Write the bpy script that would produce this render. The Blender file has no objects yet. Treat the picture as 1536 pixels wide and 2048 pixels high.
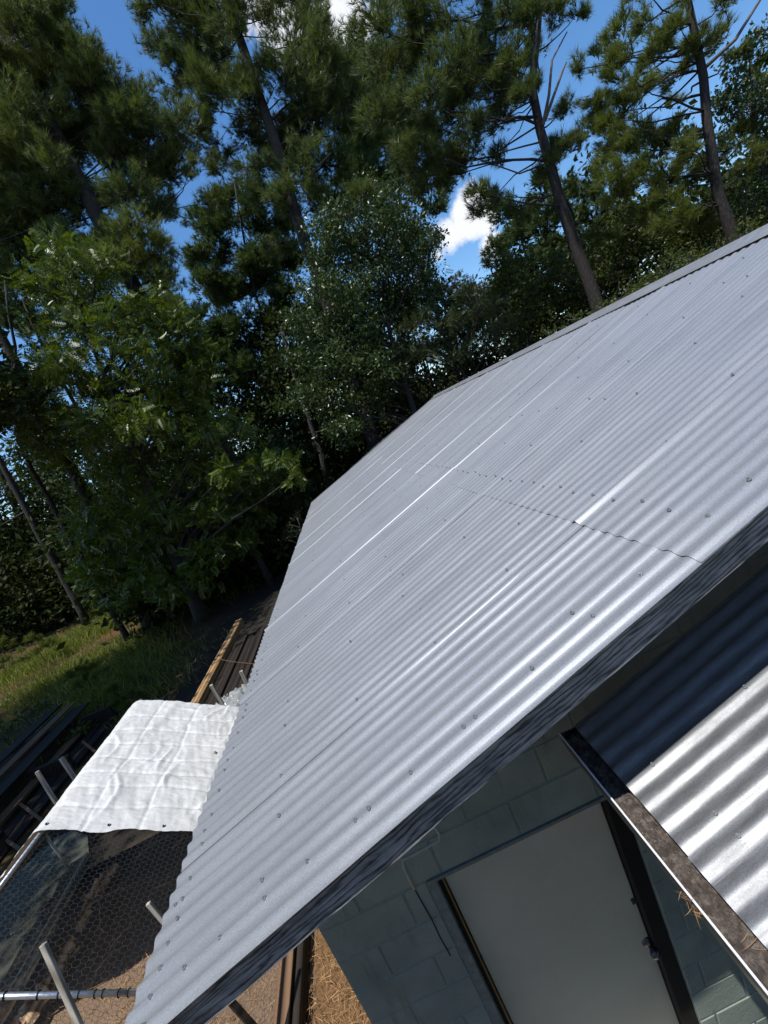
import bpy, bmesh, math, random
import numpy as np
from mathutils import Vector, Matrix
random.seed(7)
RNG = np.random.default_rng(11)
SC = bpy.context.scene
COL = SC.collection

# ------------------------------------------------------------------ camera
CAM = np.array([0.0, 0.0, 4.05])
YAW, PITCH, ROLL, FOC = 0.05862, -0.18644, 0.39123, 838.21
_f = np.array([math.sin(YAW)*math.cos(PITCH), math.cos(YAW)*math.cos(PITCH), math.sin(PITCH)])
_r = np.array([math.cos(YAW), -math.sin(YAW), 0.0])
_d = np.cross(_f, _r)
CR = math.cos(ROLL)*_r + math.sin(ROLL)*_d
CD = -math.sin(ROLL)*_r + math.cos(ROLL)*_d
cam_data = bpy.data.cameras.new("camera")
cam = bpy.data.objects.new("camera", cam_data)
COL.objects.link(cam)
cam_data.sensor_fit = 'VERTICAL'
cam_data.sensor_height = 24.0
cam_data.sensor_width = 18.0
cam_data.lens = FOC/2048*24.0
cam_data.clip_start = 0.05
cam_data.clip_end = 2000
M = Matrix.Identity(4)
for i in range(3):
    M[i][0] = CR[i]; M[i][1] = -CD[i]; M[i][2] = -_f[i]; M[i][3] = CAM[i]
cam.matrix_world = M
SC.camera = cam

def ray(px, py):
    return _f + CR*((px-768)/FOC) + CD*((py-1024)/FOC)
def at(px, py, Y):            # point of the world seen at a photo pixel, at distance Y north
    v = ray(px, py); return CAM + v*(Y/v[1])
def atz(px, py, z):
    v = ray(px, py); return CAM + v*((z-CAM[2])/v[2])

# ------------------------------------------------------------------ light
SUN = np.array([-0.25, -0.245, 1.0]); SUN /= np.linalg.norm(SUN)
world = bpy.data.worlds.new("World")
SC.world = world
world.use_nodes = True
wn = world.node_tree.nodes; wl = world.node_tree.links
wn.clear()
w_out = wn.new("ShaderNodeOutputWorld")
sky = wn.new("ShaderNodeTexSky")
sky.sky_type = 'NISHITA'
sky.sun_disc = False
sky.sun_elevation = math.asin(SUN[2])
sky.sun_rotation = math.atan2(SUN[0], SUN[1])
sky.air_density = 1.0
sky.dust_density = 0.25
sky.ozone_density = 2.5
bg = wn.new("ShaderNodeBackground"); bg.inputs[1].default_value = 0.15
sat = wn.new("ShaderNodeHueSaturation"); sat.inputs['Saturation'].default_value = 1.22
wl.new(sky.outputs[0], sat.inputs['Color']); wl.new(sat.outputs[0], bg.inputs[0])
# cumulus: bumps of density about a few directions, broken up by noise
tc = wn.new("ShaderNodeTexCoord")
nz = wn.new("ShaderNodeTexNoise"); nz.inputs['Scale'].default_value = 13.0; nz.inputs['Detail'].default_value = 9; nz.inputs['Roughness'].default_value = 0.62
wl.new(tc.outputs['Generated'], nz.inputs['Vector'])
def cloud_dir(px, py):
    v = ray(px, py); return v/np.linalg.norm(v)
clouds = [(cloud_dir(620, 5), 8.0), (cloud_dir(560, -70), 8), (cloud_dir(945, 425), 3.8), (cloud_dir(890, 475), 3.0), (cloud_dir(985, 500), 2.5),
          (np.array([.6, -.6, .5]), 16), (np.array([-.8, -.2, .55]), 14), (np.array([-.2, -.9, .35]), 15), (np.array([.9, .1, .4]), 12), (np.array([-.9, .5, .3]), 9)]
acc = None
for dvec, deg in clouds:
    dvec = dvec/np.linalg.norm(dvec)
    dot = wn.new("ShaderNodeVectorMath"); dot.operation = 'DOT_PRODUCT'
    nrm = wn.new("ShaderNodeVectorMath"); nrm.operation = 'NORMALIZE'
    wl.new(tc.outputs['Generated'], nrm.inputs[0]); wl.new(nrm.outputs[0], dot.inputs[0])
    dot.inputs[1].default_value = tuple(dvec)
    mr = wn.new("ShaderNodeMapRange"); mr.interpolation_type = 'SMOOTHSTEP'
    mr.inputs['From Min'].default_value = math.cos(math.radians(deg)); mr.inputs['From Max'].default_value = math.cos(math.radians(deg*.12))
    wl.new(dot.outputs['Value'], mr.inputs['Value'])
    if acc is None: acc = mr.outputs[0]
    else:
        mx = wn.new("ShaderNodeMath"); mx.operation = 'MAXIMUM'
        wl.new(acc, mx.inputs[0]); wl.new(mr.outputs[0], mx.inputs[1]); acc = mx.outputs[0]
mul = wn.new("ShaderNodeMath"); mul.operation = 'MULTIPLY_ADD'; mul.inputs[1].default_value = 0.42
wl.new(acc, mul.inputs[0]); wl.new(nz.outputs['Fac'], mul.inputs[2])
cm = wn.new("ShaderNodeMapRange"); cm.interpolation_type = 'SMOOTHSTEP'
cm.inputs['From Min'].default_value = 0.66; cm.inputs['From Max'].default_value = 0.92
wl.new(mul.outputs[0], cm.inputs['Value'])
bgc = wn.new("ShaderNodeBackground"); bgc.inputs[0].default_value = (0.93, 0.95, 1.0, 1); bgc.inputs[1].default_value = 0.85
mixw = wn.new("ShaderNodeMixShader")
wl.new(cm.outputs[0], mixw.inputs[0]); wl.new(bg.outputs[0], mixw.inputs[1]); wl.new(bgc.outputs[0], mixw.inputs[2])
wl.new(mixw.outputs[0], w_out.inputs['Surface'])

sun_d = bpy.data.lights.new("sun", 'SUN'); sun_d.energy = 4.0; sun_d.angle = math.radians(0.53); sun_d.color = (1.0, 0.955, 0.88)
sun = bpy.data.objects.new("sun", sun_d); COL.objects.link(sun)
sun.rotation_euler = Vector(tuple(SUN)).to_track_quat('Z', 'Y').to_euler()
sun.location = (-5, -5, 30)

SC.view_settings.view_transform = 'Standard'
SC.view_settings.look = 'None'
SC.view_settings.exposure = 0.32
SC.view_settings.gamma = 1
SC.view_settings.use_curve_mapping = False
SC.render.engine = 'CYCLES'
SC.cycles.max_bounces = 7
SC.cycles.diffuse_bounces = 3
SC.cycles.glossy_bounces = 3
SC.cycles.transmission_bounces = 4
SC.cycles.transparent_max_bounces = 12
SC.cycles.use_denoising = True

# ------------------------------------------------------------------ materials
class NT:
    def __init__(s, name):
        s.m = bpy.data.materials.new(name); s.m.use_nodes = True
        s.n = s.m.node_tree.nodes; s.l = s.m.node_tree.links
        s.b = s.n['Principled BSDF']; s.out = s.n['Material Output']
    def node(s, t, **k):
        x = s.n.new(t)
        for a, v in k.items(): setattr(x, a, v)
        return x
    def set(s, **k):
        for a, v in k.items():
            a = a.replace('_', ' ')
            s.b.inputs[a].default_value = v if not (isinstance(v, tuple) and len(v) == 3) else (*v, 1)
    def coords(s, scale=(1, 1, 1), kind='Object', roty=0.0):
        t = s.node('ShaderNodeTexCoord'); mp = s.node('ShaderNodeMapping')
        if roty:
            m0 = s.node('ShaderNodeMapping'); m0.inputs['Rotation'].default_value = (0, roty, 0)
            s.l.new(t.outputs[kind], m0.inputs[0]); mp.inputs['Scale'].default_value = scale; s.l.new(m0.outputs[0], mp.inputs[0]); return mp.outputs[0]
        mp.inputs['Scale'].default_value = scale
        s.l.new(t.outputs[kind], mp.inputs[0]); return mp.outputs[0]
    def world(s, scale=(1, 1, 1)):
        t = s.node('ShaderNodeNewGeometry'); mp = s.node('ShaderNodeMapping')
        mp.inputs['Scale'].default_value = scale
        s.l.new(t.outputs['Position'], mp.inputs[0]); return mp.outputs[0]
    def noise(s, vec, scale, detail=5, rough=.55, dist=0):
        n = s.node('ShaderNodeTexNoise'); n.inputs['Scale'].default_value = scale
        n.inputs['Detail'].default_value = detail; n.inputs['Roughness'].default_value = rough; n.inputs['Distortion'].default_value = dist
        s.l.new(vec, n.inputs['Vector']); return n.outputs['Fac']
    def ramp(s, fac, stops, interp='LINEAR'):
        r = s.node('ShaderNodeValToRGB'); r.color_ramp.interpolation = interp
        e = r.color_ramp.elements
        while len(e) < len(stops): e.new(.5)
        for i, (p, c) in enumerate(stops):
            e[i].position = p; e[i].color = (*c, 1) if len(c) == 3 else c
        s.l.new(fac, r.inputs[0]); return r.outputs[0]
    def mix(s, fac, a, b, blend='MIX'):
        m = s.node('ShaderNodeMix', data_type='RGBA', blend_type=blend)
        if isinstance(fac, (int, float)): m.inputs[0].default_value = fac
        else: s.l.new(fac, m.inputs[0])
        for i, v in ((6, a), (7, b)):
            if isinstance(v, tuple): m.inputs[i].default_value = (*v, 1) if len(v) == 3 else v
            else: s.l.new(v, m.inputs[i])
        return m.outputs[2]
    def bump(s, h, strength=.3, dist=.01):
        b = s.node('ShaderNodeBump'); b.inputs['Strength'].default_value = strength; b.inputs['Distance'].default_value = dist
        s.l.new(h, b.inputs['Height']); s.l.new(b.outputs[0], s.b.inputs['Normal'])
    def col(s, sock): s.l.new(sock, s.b.inputs['Base Color'])
    def rough(s, sock): s.l.new(sock, s.b.inputs['Roughness'])

def rgb(r, g, b): return (r, g, b)

def metal_mat(name, tint=(.56, .57, .60), metallic=.82, r0=.36, r1=.5, dirt=0.0):
    t = NT(name)
    v = t.coords((1, 1, 1)); vs = t.coords((.35, 6, 6))
    spang = t.noise(v, 300, 3, .8)
    streak = t.noise(vs, 3.0, 5, .6)
    big = t.noise(v, 1.6, 4, .55)
    c = t.ramp(spang, [(.36, tuple(.76*x for x in tint)), (.64, tuple(min(1, 1.16*x) for x in tint))])
    c2 = t.ramp(streak, [(.3, (.82, .82, .83)), (.6, (1, 1, 1))])
    cc = t.mix(1.0, c, c2, 'MULTIPLY')
    if dirt:
        dn = t.noise(t.coords((1.2, 5, 5)), 4.5, 7, .75)
        cc = t.mix(dirt, cc, t.mix(1.0, cc, t.ramp(dn, [(.42, (.25, .24, .23)), (.6, (1.15, 1.15, 1.15))]), 'MULTIPLY'))
    t.col(cc)
    rr = t.node('ShaderNodeMapRange'); rr.inputs['To Min'].default_value = r0; rr.inputs['To Max'].default_value = r1
    rr.inputs['From Min'].default_value = .3; rr.inputs['From Max'].default_value = .7
    t.l.new(big, rr.inputs[0]); t.rough(rr.outputs[0])
    t.set(Metallic=metallic)
    h = t.noise(t.coords((.5, 1, 1)), 9, 3, .5)
    hm = t.mix(.006, h, spang)
    t.bump(hm, .2, .004)
    return t.m

def plain(name, c, rough=.6, metallic=0, nscale=12, var=.25, bump=.15, bdist=.004):
    t = NT(name)
    f = t.noise(t.coords(), nscale, 6, .6)
    t.col(t.ramp(f, [(.25, tuple(x*(1-var) for x in c)), (.75, tuple(min(1, x*(1+var)) for x in c))]))
    t.set(Roughness=rough, Metallic=metallic)
    if not metallic: t.b.inputs['Specular IOR Level'].default_value = .25
    if bump: t.bump(f, bump, bdist)
    return t.m

def wood_mat(name, dark, light, axis=0, scale=1.0, rough=.75, bump=.5, roty=0.0):
    t = NT(name)
    sc = [14, 14, 14]; sc[axis] = .7
    v = t.coords(tuple(x*scale for x in sc), roty=roty)
    oi = t.node('ShaderNodeObjectInfo')
    add = t.node('ShaderNodeVectorMath', operation='ADD')
    cmb = t.node('ShaderNodeCombineXYZ')
    m = t.node('ShaderNodeMath', operation='MULTIPLY'); m.inputs[1].default_value = 37
    t.l.new(oi.outputs['Random'], m.inputs[0])
    for i in range(3): t.l.new(m.outputs[0], cmb.inputs[i])
    t.l.new(v, add.inputs[0]); t.l.new(cmb.outputs[0], add.inputs[1])
    w = t.node('ShaderNodeTexWave', wave_type='RINGS', rings_direction='XYZ'[axis])
    w.inputs['Scale'].default_value = .35; w.inputs['Distortion'].default_value = 7; w.inputs['Detail'].default_value = 3; w.inputs['Detail Scale'].default_value = .8
    t.l.new(add.outputs[0], w.inputs[0])
    n = t.noise(add.outputs[0], 3.0, 6, .65)
    f = t.mix(.55, w.outputs['Fac'], n)
    g = t.ramp(f, [(.22, dark), (.5, tuple((a+b)/2 for a, b in zip(dark, light))), (.78, light)])
    t.col(g); t.set(Roughness=rough); t.b.inputs['Specular IOR Level'].default_value = .2; t.bump(f, bump, .004)
    return t.m

def leaf_mat(name, a, b, rough=.42, trans=.3, spec=.5):
    t = NT(name)
    gi = t.node('ShaderNodeNewGeometry')
    f = t.noise(t.world(), .9, 3, .6)
    mx = t.mix(.5, gi.outputs['Random Per Island'], f)
    c = t.ramp(mx, [(.2, a), (.8, b)])
    t.col(c); t.set(Roughness=rough)
    t.b.inputs['Specular IOR Level'].default_value = spec
    tr = t.node('ShaderNodeBsdfTranslucent')
    t.l.new(t.mix(1.0, c, (1.5, 1.5, .6), 'MULTIPLY'), tr.inputs[0])
    ms = t.node('ShaderNodeMixShader'); ms.inputs[0].default_value = trans
    t.l.new(t.b.outputs[0], ms.inputs[1]); t.l.new(tr.outputs[0], ms.inputs[2])
    t.l.new(ms.outputs[0], t.out.inputs['Surface'])
    return t.m

def bark_mat(name, a, b):
    t = NT(name)
    v = t.coords((5, 5, 1.6))
    vo = t.node('ShaderNodeTexVoronoi'); vo.feature = 'DISTANCE_TO_EDGE'; vo.inputs['Scale'].default_value = 3.0
    t.l.new(v, vo.inputs['Vector'])
    n = t.noise(v, 3.5, 7, .7)
    f = t.mix(.5, vo.outputs['Distance'], n)
    t.col(t.ramp(f, [(.1, a), (.5, b)])); t.set(Roughness=.9); t.bump(f, .9, .04)
    return t.m

MT = {}
MT['roof'] = metal_mat('galvanized_roofing', (.322, .337, .358), .34, .31, .44)
MT['roof2'] = metal_mat('galvanized_roofing_bright', (.25, .26, .275), .42, .42, .55, .35)
MT['screw'] = plain('screw_steel', (.36, .37, .39), .45, .8, 60, .2, 0)
def fascia_mat():
    t = NT('weathered_grey_fascia')
    ln = t.coords((2.2, 1, 15), roty=math.radians(18.1)); fine = t.coords((9, 1, 170), roty=math.radians(18.1))
    w = t.node('ShaderNodeTexWave', wave_type='BANDS', bands_direction='Z'); w.inputs['Scale'].default_value = 1.3
    w.inputs['Distortion'].default_value = 14; w.inputs['Detail'].default_value = 4; w.inputs['Detail Scale'].default_value = 1.1; w.inputs['Detail Roughness'].default_value = .6
    t.l.new(ln, w.inputs[0])
    n = t.noise(fine, 1.0, 5, .65); p = t.noise(t.coords((4, 3, 9)), 1.6, 5, .65)
    g = t.mix(.62, w.outputs['Fac'], n)
    c = t.ramp(g, [(.27, (.045, .047, .05)), (.45, (.19, .20, .205)), (.72, (.30, .31, .315))])
    t.col(t.mix(1.0, c, t.ramp(p, [(.35, (.6, .6, .6)), (.6, (1.1, 1.1, 1.1))]), 'MULTIPLY')); t.set(Roughness=.8); t.b.inputs['Specular IOR Level'].default_value = .15; t.bump(g, .8, .004)
    return t.m
MT['fascia'] = fascia_mat()
MT['beamwood'] = wood_mat('sawn_timber', (.16, .09, .04), (.42, .27, .13), 1)
MT['darkwood'] = wood_mat('dark_timber', (.009, .007, .006), (.036, .028, .022), 1)
MT['greywood'] = wood_mat('weathered_stake', (.20, .18, .14), (.48, .45, .38), 2)
MT['brownwood'] = wood_mat('brown_timber', (.07, .04, .022), (.22, .13, .075), 1)
MT['pipe'] = plain('galvanised_pipe', (.5, .52, .54), .38, .85, 25, .15, .05)
MT['wire'] = plain('wire', (.09, .085, .08), .5, .6, 10, .1, 0)
MT['white_lip'] = plain('gutter_white_metal', (.75, .76, .77), .35, .1, 20, .08, .05)
MT['pale_concrete'] = plain('pale_concrete', (.55, .53, .48), .9, 0, 40, .2, .4)
MT['plastic'] = None

def block_mat():
    t = NT('painted_block')
    v = t.world()
    big = t.noise(v, 2.2, 5, .6); fine = t.noise(v, 70, 6, .7); mid = t.noise(v, 14, 5, .6)
    c = t.ramp(big, [(.3, (.18, .225, .195)), (.5, (.235, .28, .245)), (.72, (.31, .35, .31))])
    st = t.noise(t.world((7, 7, 1.2)), 1.4, 5, .7)
    stain = t.ramp(st, [(.56, (1, 1, 1)), (.74, (.66, .66, .63))])
    t.col(t.mix(1.0, c, stain, 'MULTIPLY'))
    t.set(Roughness=.75); t.b.inputs['Specular IOR Level'].default_value = .15
    t.bump(t.mix(.45, fine, mid), .8, .008)
    return t.m
MT['block'] = block_mat()
MT['mortar'] = plain('painted_mortar', (.20, .24, .205), .8, 0, 60, .25, .4)
MT['caulk'] = plain('caulk', (.36, .37, .35), .6, 0, 30, .15, .2)
MT['door'] = plain('door_paint', (.44, .43, .34), .5, 0, 6, .05, .03)
def door_mat():
    t = NT('door_paint')
    v = t.coords(); big = t.noise(v, 1.7, 5, .6); sc = t.noise(t.coords((9, 9, 2)), 2.2, 6, .7); fi = t.noise(v, 90, 4, .6)
    c = t.ramp(big, [(.3, (.44, .43, .33)), (.7, (.55, .535, .42))])
    t.col(t.mix(1.0, c, t.ramp(sc, [(.58, (1, 1, 1)), (.78, (.88, .86, .82))]), 'MULTIPLY'))
    t.set(Roughness=.55); t.b.inputs['Specular IOR Level'].default_value = .25; t.bump(fi, .12, .003); return t.m
MT['door'] = door_mat()
MT['jamb'] = plain('jamb_paint', (.16, .195, .18), .6, 0, 25, .35, .3)
MT['strip'] = plain('brass_weatherstrip', (.34, .24, .10), .4, .6, 30, .2, .1)
MT['rubber'] = plain('black_seal', (.012, .011, .010), .8, 0, 30, .2, .1)
MT['chrome'] = plain('satin_chrome', (.55, .55, .54), .25, 1.0, 20, .05, 0)
MT['oldmetal'] = plain('old_hardware', (.10, .105, .105), .35, .8, 30, .3, .1)

def debris_mat():
    t = NT('gutter_debris')
    v = t.coords()
    f = t.noise(v, 38, 8, .75); s = t.noise(v, 120, 3, .6); b = t.noise(v, 3, 3, .5)
    c = t.ramp(f, [(.3, (.03, .022, .018)), (.48, (.10, .078, .065)), (.66, (.26, .22, .19))])
    w = t.ramp(s, [(.64, (0, 0, 0)), (.7, (1, 1, 1))])
    mm = t.node('ShaderNodeMath', operation='MULTIPLY')
    t.l.new(w, mm.inputs[0]); t.l.new(t.ramp(b, [(.45, (0, 0, 0)), (.6, (.7, .7, .7))]), mm.inputs[1])
    t.col(t.mix(mm.outputs[0], c, (.5, .47, .42))); t.set(Roughness=.95); t.bump(f, 1.0, .02)
    return t.m
MT['debris'] = debris_mat()

def tarp_mat():
    t = NT('white_tarp')
    v = t.coords()
    w1 = t.noise(t.coords((1, 3.2, 1)), 11, 5, .6, .8)
    w2 = t.noise(v, 4, 4, .5, .5)
    weave = t.noise(v, 300, 1, .5)
    t.col(t.ramp(w2, [(.3, (.58, .58, .555)), (.7, (.67, .67, .65))]))
    t.set(Roughness=.5)
    t.bump(t.mix(.05, t.mix(.25, w2, w1), weave), .8, .03)
    return t.m
MT['tarp'] = tarp_mat()

def ground_mat():
    t = NT('yard_ground')
    v = t.world()
    a = t.noise(v, .32, 5, .6, .6); f = t.noise(v, 9, 8, .7); s = t.noise(t.world((20, 7, 1)), 5, 6, .7, 1.5); ff = t.noise(v, 60, 6, .75)
    straw = t.ramp(s, [(.25, (.07, .035, .016)), (.5, (.22, .125, .06)), (.75, (.42, .27, .14))])
    soil = t.ramp(ff, [(.3, (.13, .085, .055)), (.55, (.27, .19, .13)), (.75, (.38, .29, .21))])
    moss = t.ramp(f, [(.3, (.018, .02, .012)), (.7, (.05, .052, .028))])
    shade_grey_soil = t.ramp(ff, [(.3, (.02, .02, .02)), (.7, (.055, .052, .048))])  # dark grey soil tone; the shade behind the tarp is painted with it
    # the house yard is dirt and straw, the rest litter, moss and painted shade
    sx = t.node('ShaderNodeSeparateXYZ'); t.l.new(v, sx.inputs[0])
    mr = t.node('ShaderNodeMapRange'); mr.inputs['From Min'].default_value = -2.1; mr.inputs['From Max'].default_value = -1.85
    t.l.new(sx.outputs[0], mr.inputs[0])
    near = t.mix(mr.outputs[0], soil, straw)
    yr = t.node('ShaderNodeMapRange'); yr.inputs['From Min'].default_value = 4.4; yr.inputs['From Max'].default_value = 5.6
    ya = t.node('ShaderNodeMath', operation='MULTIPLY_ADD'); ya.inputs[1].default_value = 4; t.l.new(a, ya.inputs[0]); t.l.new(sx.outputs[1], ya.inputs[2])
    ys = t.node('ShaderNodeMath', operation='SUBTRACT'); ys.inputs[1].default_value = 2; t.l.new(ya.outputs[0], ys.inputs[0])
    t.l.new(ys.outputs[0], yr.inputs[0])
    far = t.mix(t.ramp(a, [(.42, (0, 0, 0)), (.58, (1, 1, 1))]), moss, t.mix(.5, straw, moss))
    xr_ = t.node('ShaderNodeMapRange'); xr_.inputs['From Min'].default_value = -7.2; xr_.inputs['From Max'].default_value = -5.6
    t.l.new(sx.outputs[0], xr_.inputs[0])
    far = t.mix(xr_.outputs[0], far, shade_grey_soil); far = t.mix(1.0, far, (.8, .74, .62), 'MULTIPLY')
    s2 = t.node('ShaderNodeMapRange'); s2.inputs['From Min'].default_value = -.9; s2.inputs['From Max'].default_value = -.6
    t.l.new(sx.outputs[0], s2.inputs[0]); near = t.mix(s2.outputs[0], near, shade_grey_soil)  # here only grey soil in place of the orange straw
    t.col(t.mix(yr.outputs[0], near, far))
    t.set(Roughness=.95)
    t.b.inputs['Specular IOR Level'].default_value = .15
    t.bump(t.mix(.5, s, ff), .9, .03)
    return t.m
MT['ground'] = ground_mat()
MT['straw'] = leaf_mat('pine_straw', (.20, .10, .045), (.55, .36, .18), .7, .1, .2)
MT['twig'] = plain('dry_twig', (.30, .21, .14), .85, 0, 30, .4, .2)
MT['log'] = wood_mat('rotten_log', (.15, .09, .05), (.66, .47, .30), 1, .6, .9, 1.0)

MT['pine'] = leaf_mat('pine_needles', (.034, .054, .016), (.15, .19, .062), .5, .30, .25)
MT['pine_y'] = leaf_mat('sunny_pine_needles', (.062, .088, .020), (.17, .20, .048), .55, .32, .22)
MT['pine_far'] = leaf_mat('distant_pine_needles', (.038, .064, .024), (.10, .145, .052), .55, .25, .2)
MT['pecan'] = leaf_mat('pecan_leaves', (.035, .062, .008), (.125, .17, .022), .36, .26, .4)
MT['gloss'] = leaf_mat('glossy_leaves', (.028, .050, .014), (.085, .125, .040), .34, .2, .42)
MT['feather'] = leaf_mat('feathery_leaves', (.04, .06, .025), (.09, .11, .05), .45, .3, .4)
MT['bush'] = leaf_mat('bush_leaves', (.036, .055, .012), (.095, .12, .026), .45, .28, .28)
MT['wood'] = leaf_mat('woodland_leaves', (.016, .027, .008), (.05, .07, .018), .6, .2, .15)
MT['grass'] = leaf_mat('grass_blades', (.075, .10, .016), (.22, .24, .055), .5, .35, .2)
MT['bark'] = bark_mat('pine_bark', (.010, .008, .007), (.05, .041, .034))
MT['bark2'] = bark_mat('grey_bark', (.012, .011, .009), (.075, .068, .058))
MT['dead'] = bark_mat('dead_limb_bark', (.06, .05, .042), (.20, .17, .145))

# ------------------------------------------------------------------ helpers
def link(name, me, mat=None, parent=None, loc=None):
    o = bpy.data.objects.new(name, me); COL.objects.link(o)
    if mat is not None and me is not None and not me.materials: me.materials.append(mat)
    if parent is not None: o.parent = parent
    if loc is not None: o.location = loc
    return o
def tag(o, label=None, cat=None, group=None, kind=None):
    if label: o['label'] = label
    if cat: o['category'] = cat
    if group: o['group'] = group
    if kind: o['kind'] = kind
    return o
def empty(name, loc, label=None, cat=None, group=None):
    o = bpy.data.objects.new(name, None); COL.objects.link(o); o.location = loc; o.empty_display_size = .2
    return tag(o, label, cat, group)
def np_mesh(name, verts, faces, smooth=False):
    """verts (N,3), faces (M,k) arrays"""
    verts = np.asarray(verts, np.float32); faces = np.asarray(faces, np.int32)
    me = bpy.data.meshes.new(name)
    k = faces.shape[1]
    me.vertices.add(len(verts)); me.vertices.foreach_set('co', verts.ravel())
    me.loops.add(faces.size); me.loops.foreach_set('vertex_index', faces.ravel())
    me.polygons.add(len(faces)); me.polygons.foreach_set('loop_start', np.arange(0, faces.size, k, dtype=np.int32))
    if smooth: me.polygons.foreach_set('use_smooth', np.ones(len(faces), bool))
    me.update(calc_edges=True); me.validate()
    return me
class MB:
    """collects boxes and tubes; build() links them as one mesh object"""
    def __init__(s): s.v = []; s.f = []
    def add(s, v, f):
        b = len(s.v); s.v += [tuple(map(float, p)) for p in v]; s.f += [tuple(i+b for i in q) for q in f]
    def box(s, lo, hi, rot=None):
        x0, y0, z0 = lo; x1, y1, z1 = hi
        p = [(x0,y0,z0),(x1,y0,z0),(x1,y1,z0),(x0,y1,z0),(x0,y0,z1),(x1,y0,z1),(x1,y1,z1),(x0,y1,z1)]
        if rot is not None: p = [tuple(rot @ Vector(q)) for q in p]
        s.add(p, [(0,3,2,1),(4,5,6,7),(0,1,5,4),(1,2,6,5),(2,3,7,6),(3,0,4,7)])
    def bar(s, a, b, w, h, up=(0, 0, 1)):
        a = np.array(a, float); b = np.array(b, float); d = b-a; L = np.linalg.norm(d); d /= L
        u = np.array(up, float); sd = np.cross(d, u)
        if np.linalg.norm(sd) < 1e-4: sd = np.cross(d, [1, 0, 0])
        sd /= np.linalg.norm(sd); u = np.cross(sd, d)
        p = [e + sd*i*w/2 + u*j*h/2 for e in (a, b) for i, j in ((-1,-1),(1,-1),(1,1),(-1,1))]
        s.add(p, [(0,1,2,3),(7,6,5,4),(0,4,5,1),(1,5,6,2),(2,6,7,3),(3,7,4,0)])
    def tube(s, pts, rad, n=8, cap=True):
        v, f = tube_arrays(pts, rad, n)
        s.add(v, f)
        if cap:
            b = len(s.v)-len(v)
            s.f.append(tuple(b+i for i in reversed(range(n)))); s.f.append(tuple(len(s.v)-n+i for i in range(n)))
    def build(s, name, mat, parent=None, bevel=0, smooth=False):
        me = bpy.data.meshes.new(name); me.from_pydata(s.v, [], s.f); me.update()
        if bevel:
            bm = bmesh.new(); bm.from_mesh(me)
            bmesh.ops.bevel(bm, geom=list(bm.edges), offset=bevel, segments=1, profile=.5, affect='EDGES')
            bm.to_mesh(me); bm.free()
        if smooth:
            for p in me.polygons: p.use_smooth = True
        return link(name, me, mat, parent)
def tube_arrays(pts, rad, n):
    pts = np.array(pts, float); m = len(pts)
    rad = np.full(m, rad) if np.isscalar(rad) else np.array(rad, float)
    d = np.gradient(pts, axis=0); d /= np.linalg.norm(d, axis=1)[:, None]+1e-9
    ref = np.array([0, 0, 1.0]) if abs(d[0][2]) < .8 else np.array([1.0, 0, 0])
    v = []
    for i in range(m):
        a = np.cross(d[i], ref); a /= np.linalg.norm(a)+1e-9; b = np.cross(d[i], a)
        for k in range(n):
            t = 2*math.pi*k/n
            v.append(pts[i] + rad[i]*(math.cos(t)*a + math.sin(t)*b))
    f = [(i*n+k, i*n+(k+1) % n, (i+1)*n+(k+1) % n, (i+1)*n+k) for i in range(m-1) for k in range(n)]
    return v, f
def child(mb, name, mat, root, **k):
    """build world-space geometry, then hang it under an Empty that is not at the origin"""
    o = mb.build(name, mat, None, **k)
    o.parent = root; o.matrix_parent_inverse = Matrix.Translation(root.location).inverted()
    return o

# ------------------------------------------------------------------ the ground
def fbm(x, y, s=1.0):
    return (np.sin(x*.9*s+1.3)*np.cos(y*.7*s-.4) + .5*np.sin(x*2.1*s-.7+y*.6*s)*np.cos(y*1.9*s+.3) + .25*np.sin(x*4.7*s+y*3.1*s))/1.75
def ground_sheet():
    xs = np.unique(np.concatenate([np.linspace(-600, -40, 15), np.linspace(-40, -9, 60), np.linspace(-9, 1, 90), np.linspace(1, 40, 40), np.linspace(40, 600, 15)]))
    ys = np.unique(np.concatenate([np.linspace(-600, -8, 15), np.linspace(-8, 1, 20), np.linspace(1, 14, 90), np.linspace(14, 60, 60), np.linspace(60, 900, 20)]))
    X, Y = np.meshgrid(xs, ys)
    Z = .05*fbm(X, Y, 1.2) + .02*fbm(X, Y, 6) - .05
    Z += .25*fbm(X, Y, .12)*np.clip((np.hypot(X+1, Y-3)-8)/15, 0, 1)
    V = np.stack([X.ravel(), Y.ravel(), Z.ravel()], 1)
    ny, nx = X.shape
    i = np.arange(ny-1)[:, None]*nx + np.arange(nx-1)[None]
    F = np.stack([i, i+1, i+nx+1, i+nx], -1).reshape(-1, 4)
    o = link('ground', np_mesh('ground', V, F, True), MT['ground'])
    return tag(o, 'brown dirt and pine straw ground around the house', None, None, 'structure')
ground_sheet()

# ------------------------------------------------------------------ the house
EX, EZ, RX, RZ, YN, YF = -1.2308, 2.717, 3.622, 4.303, 1.0, 13.188
SL = math.atan2(RZ-EZ, RX-EX); CS, SN = math.cos(SL), math.sin(SL)
LEN = (RX-EX)/CS; SEAM = .427*LEN
WY, WX = 1.615, -0.90          # face of the gable wall, left wall
house = empty('block_house', (3.6, 7, 0), 'single storey painted block house under a pale corrugated metal gable roof', 'house')
PINV = Matrix.Translation(house.location).inverted()
def hpart(o, parent=house):
    if parent is house:
        o.parent = house; o.matrix_parent_inverse = PINV
    else: o.parent = parent
    return o

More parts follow.
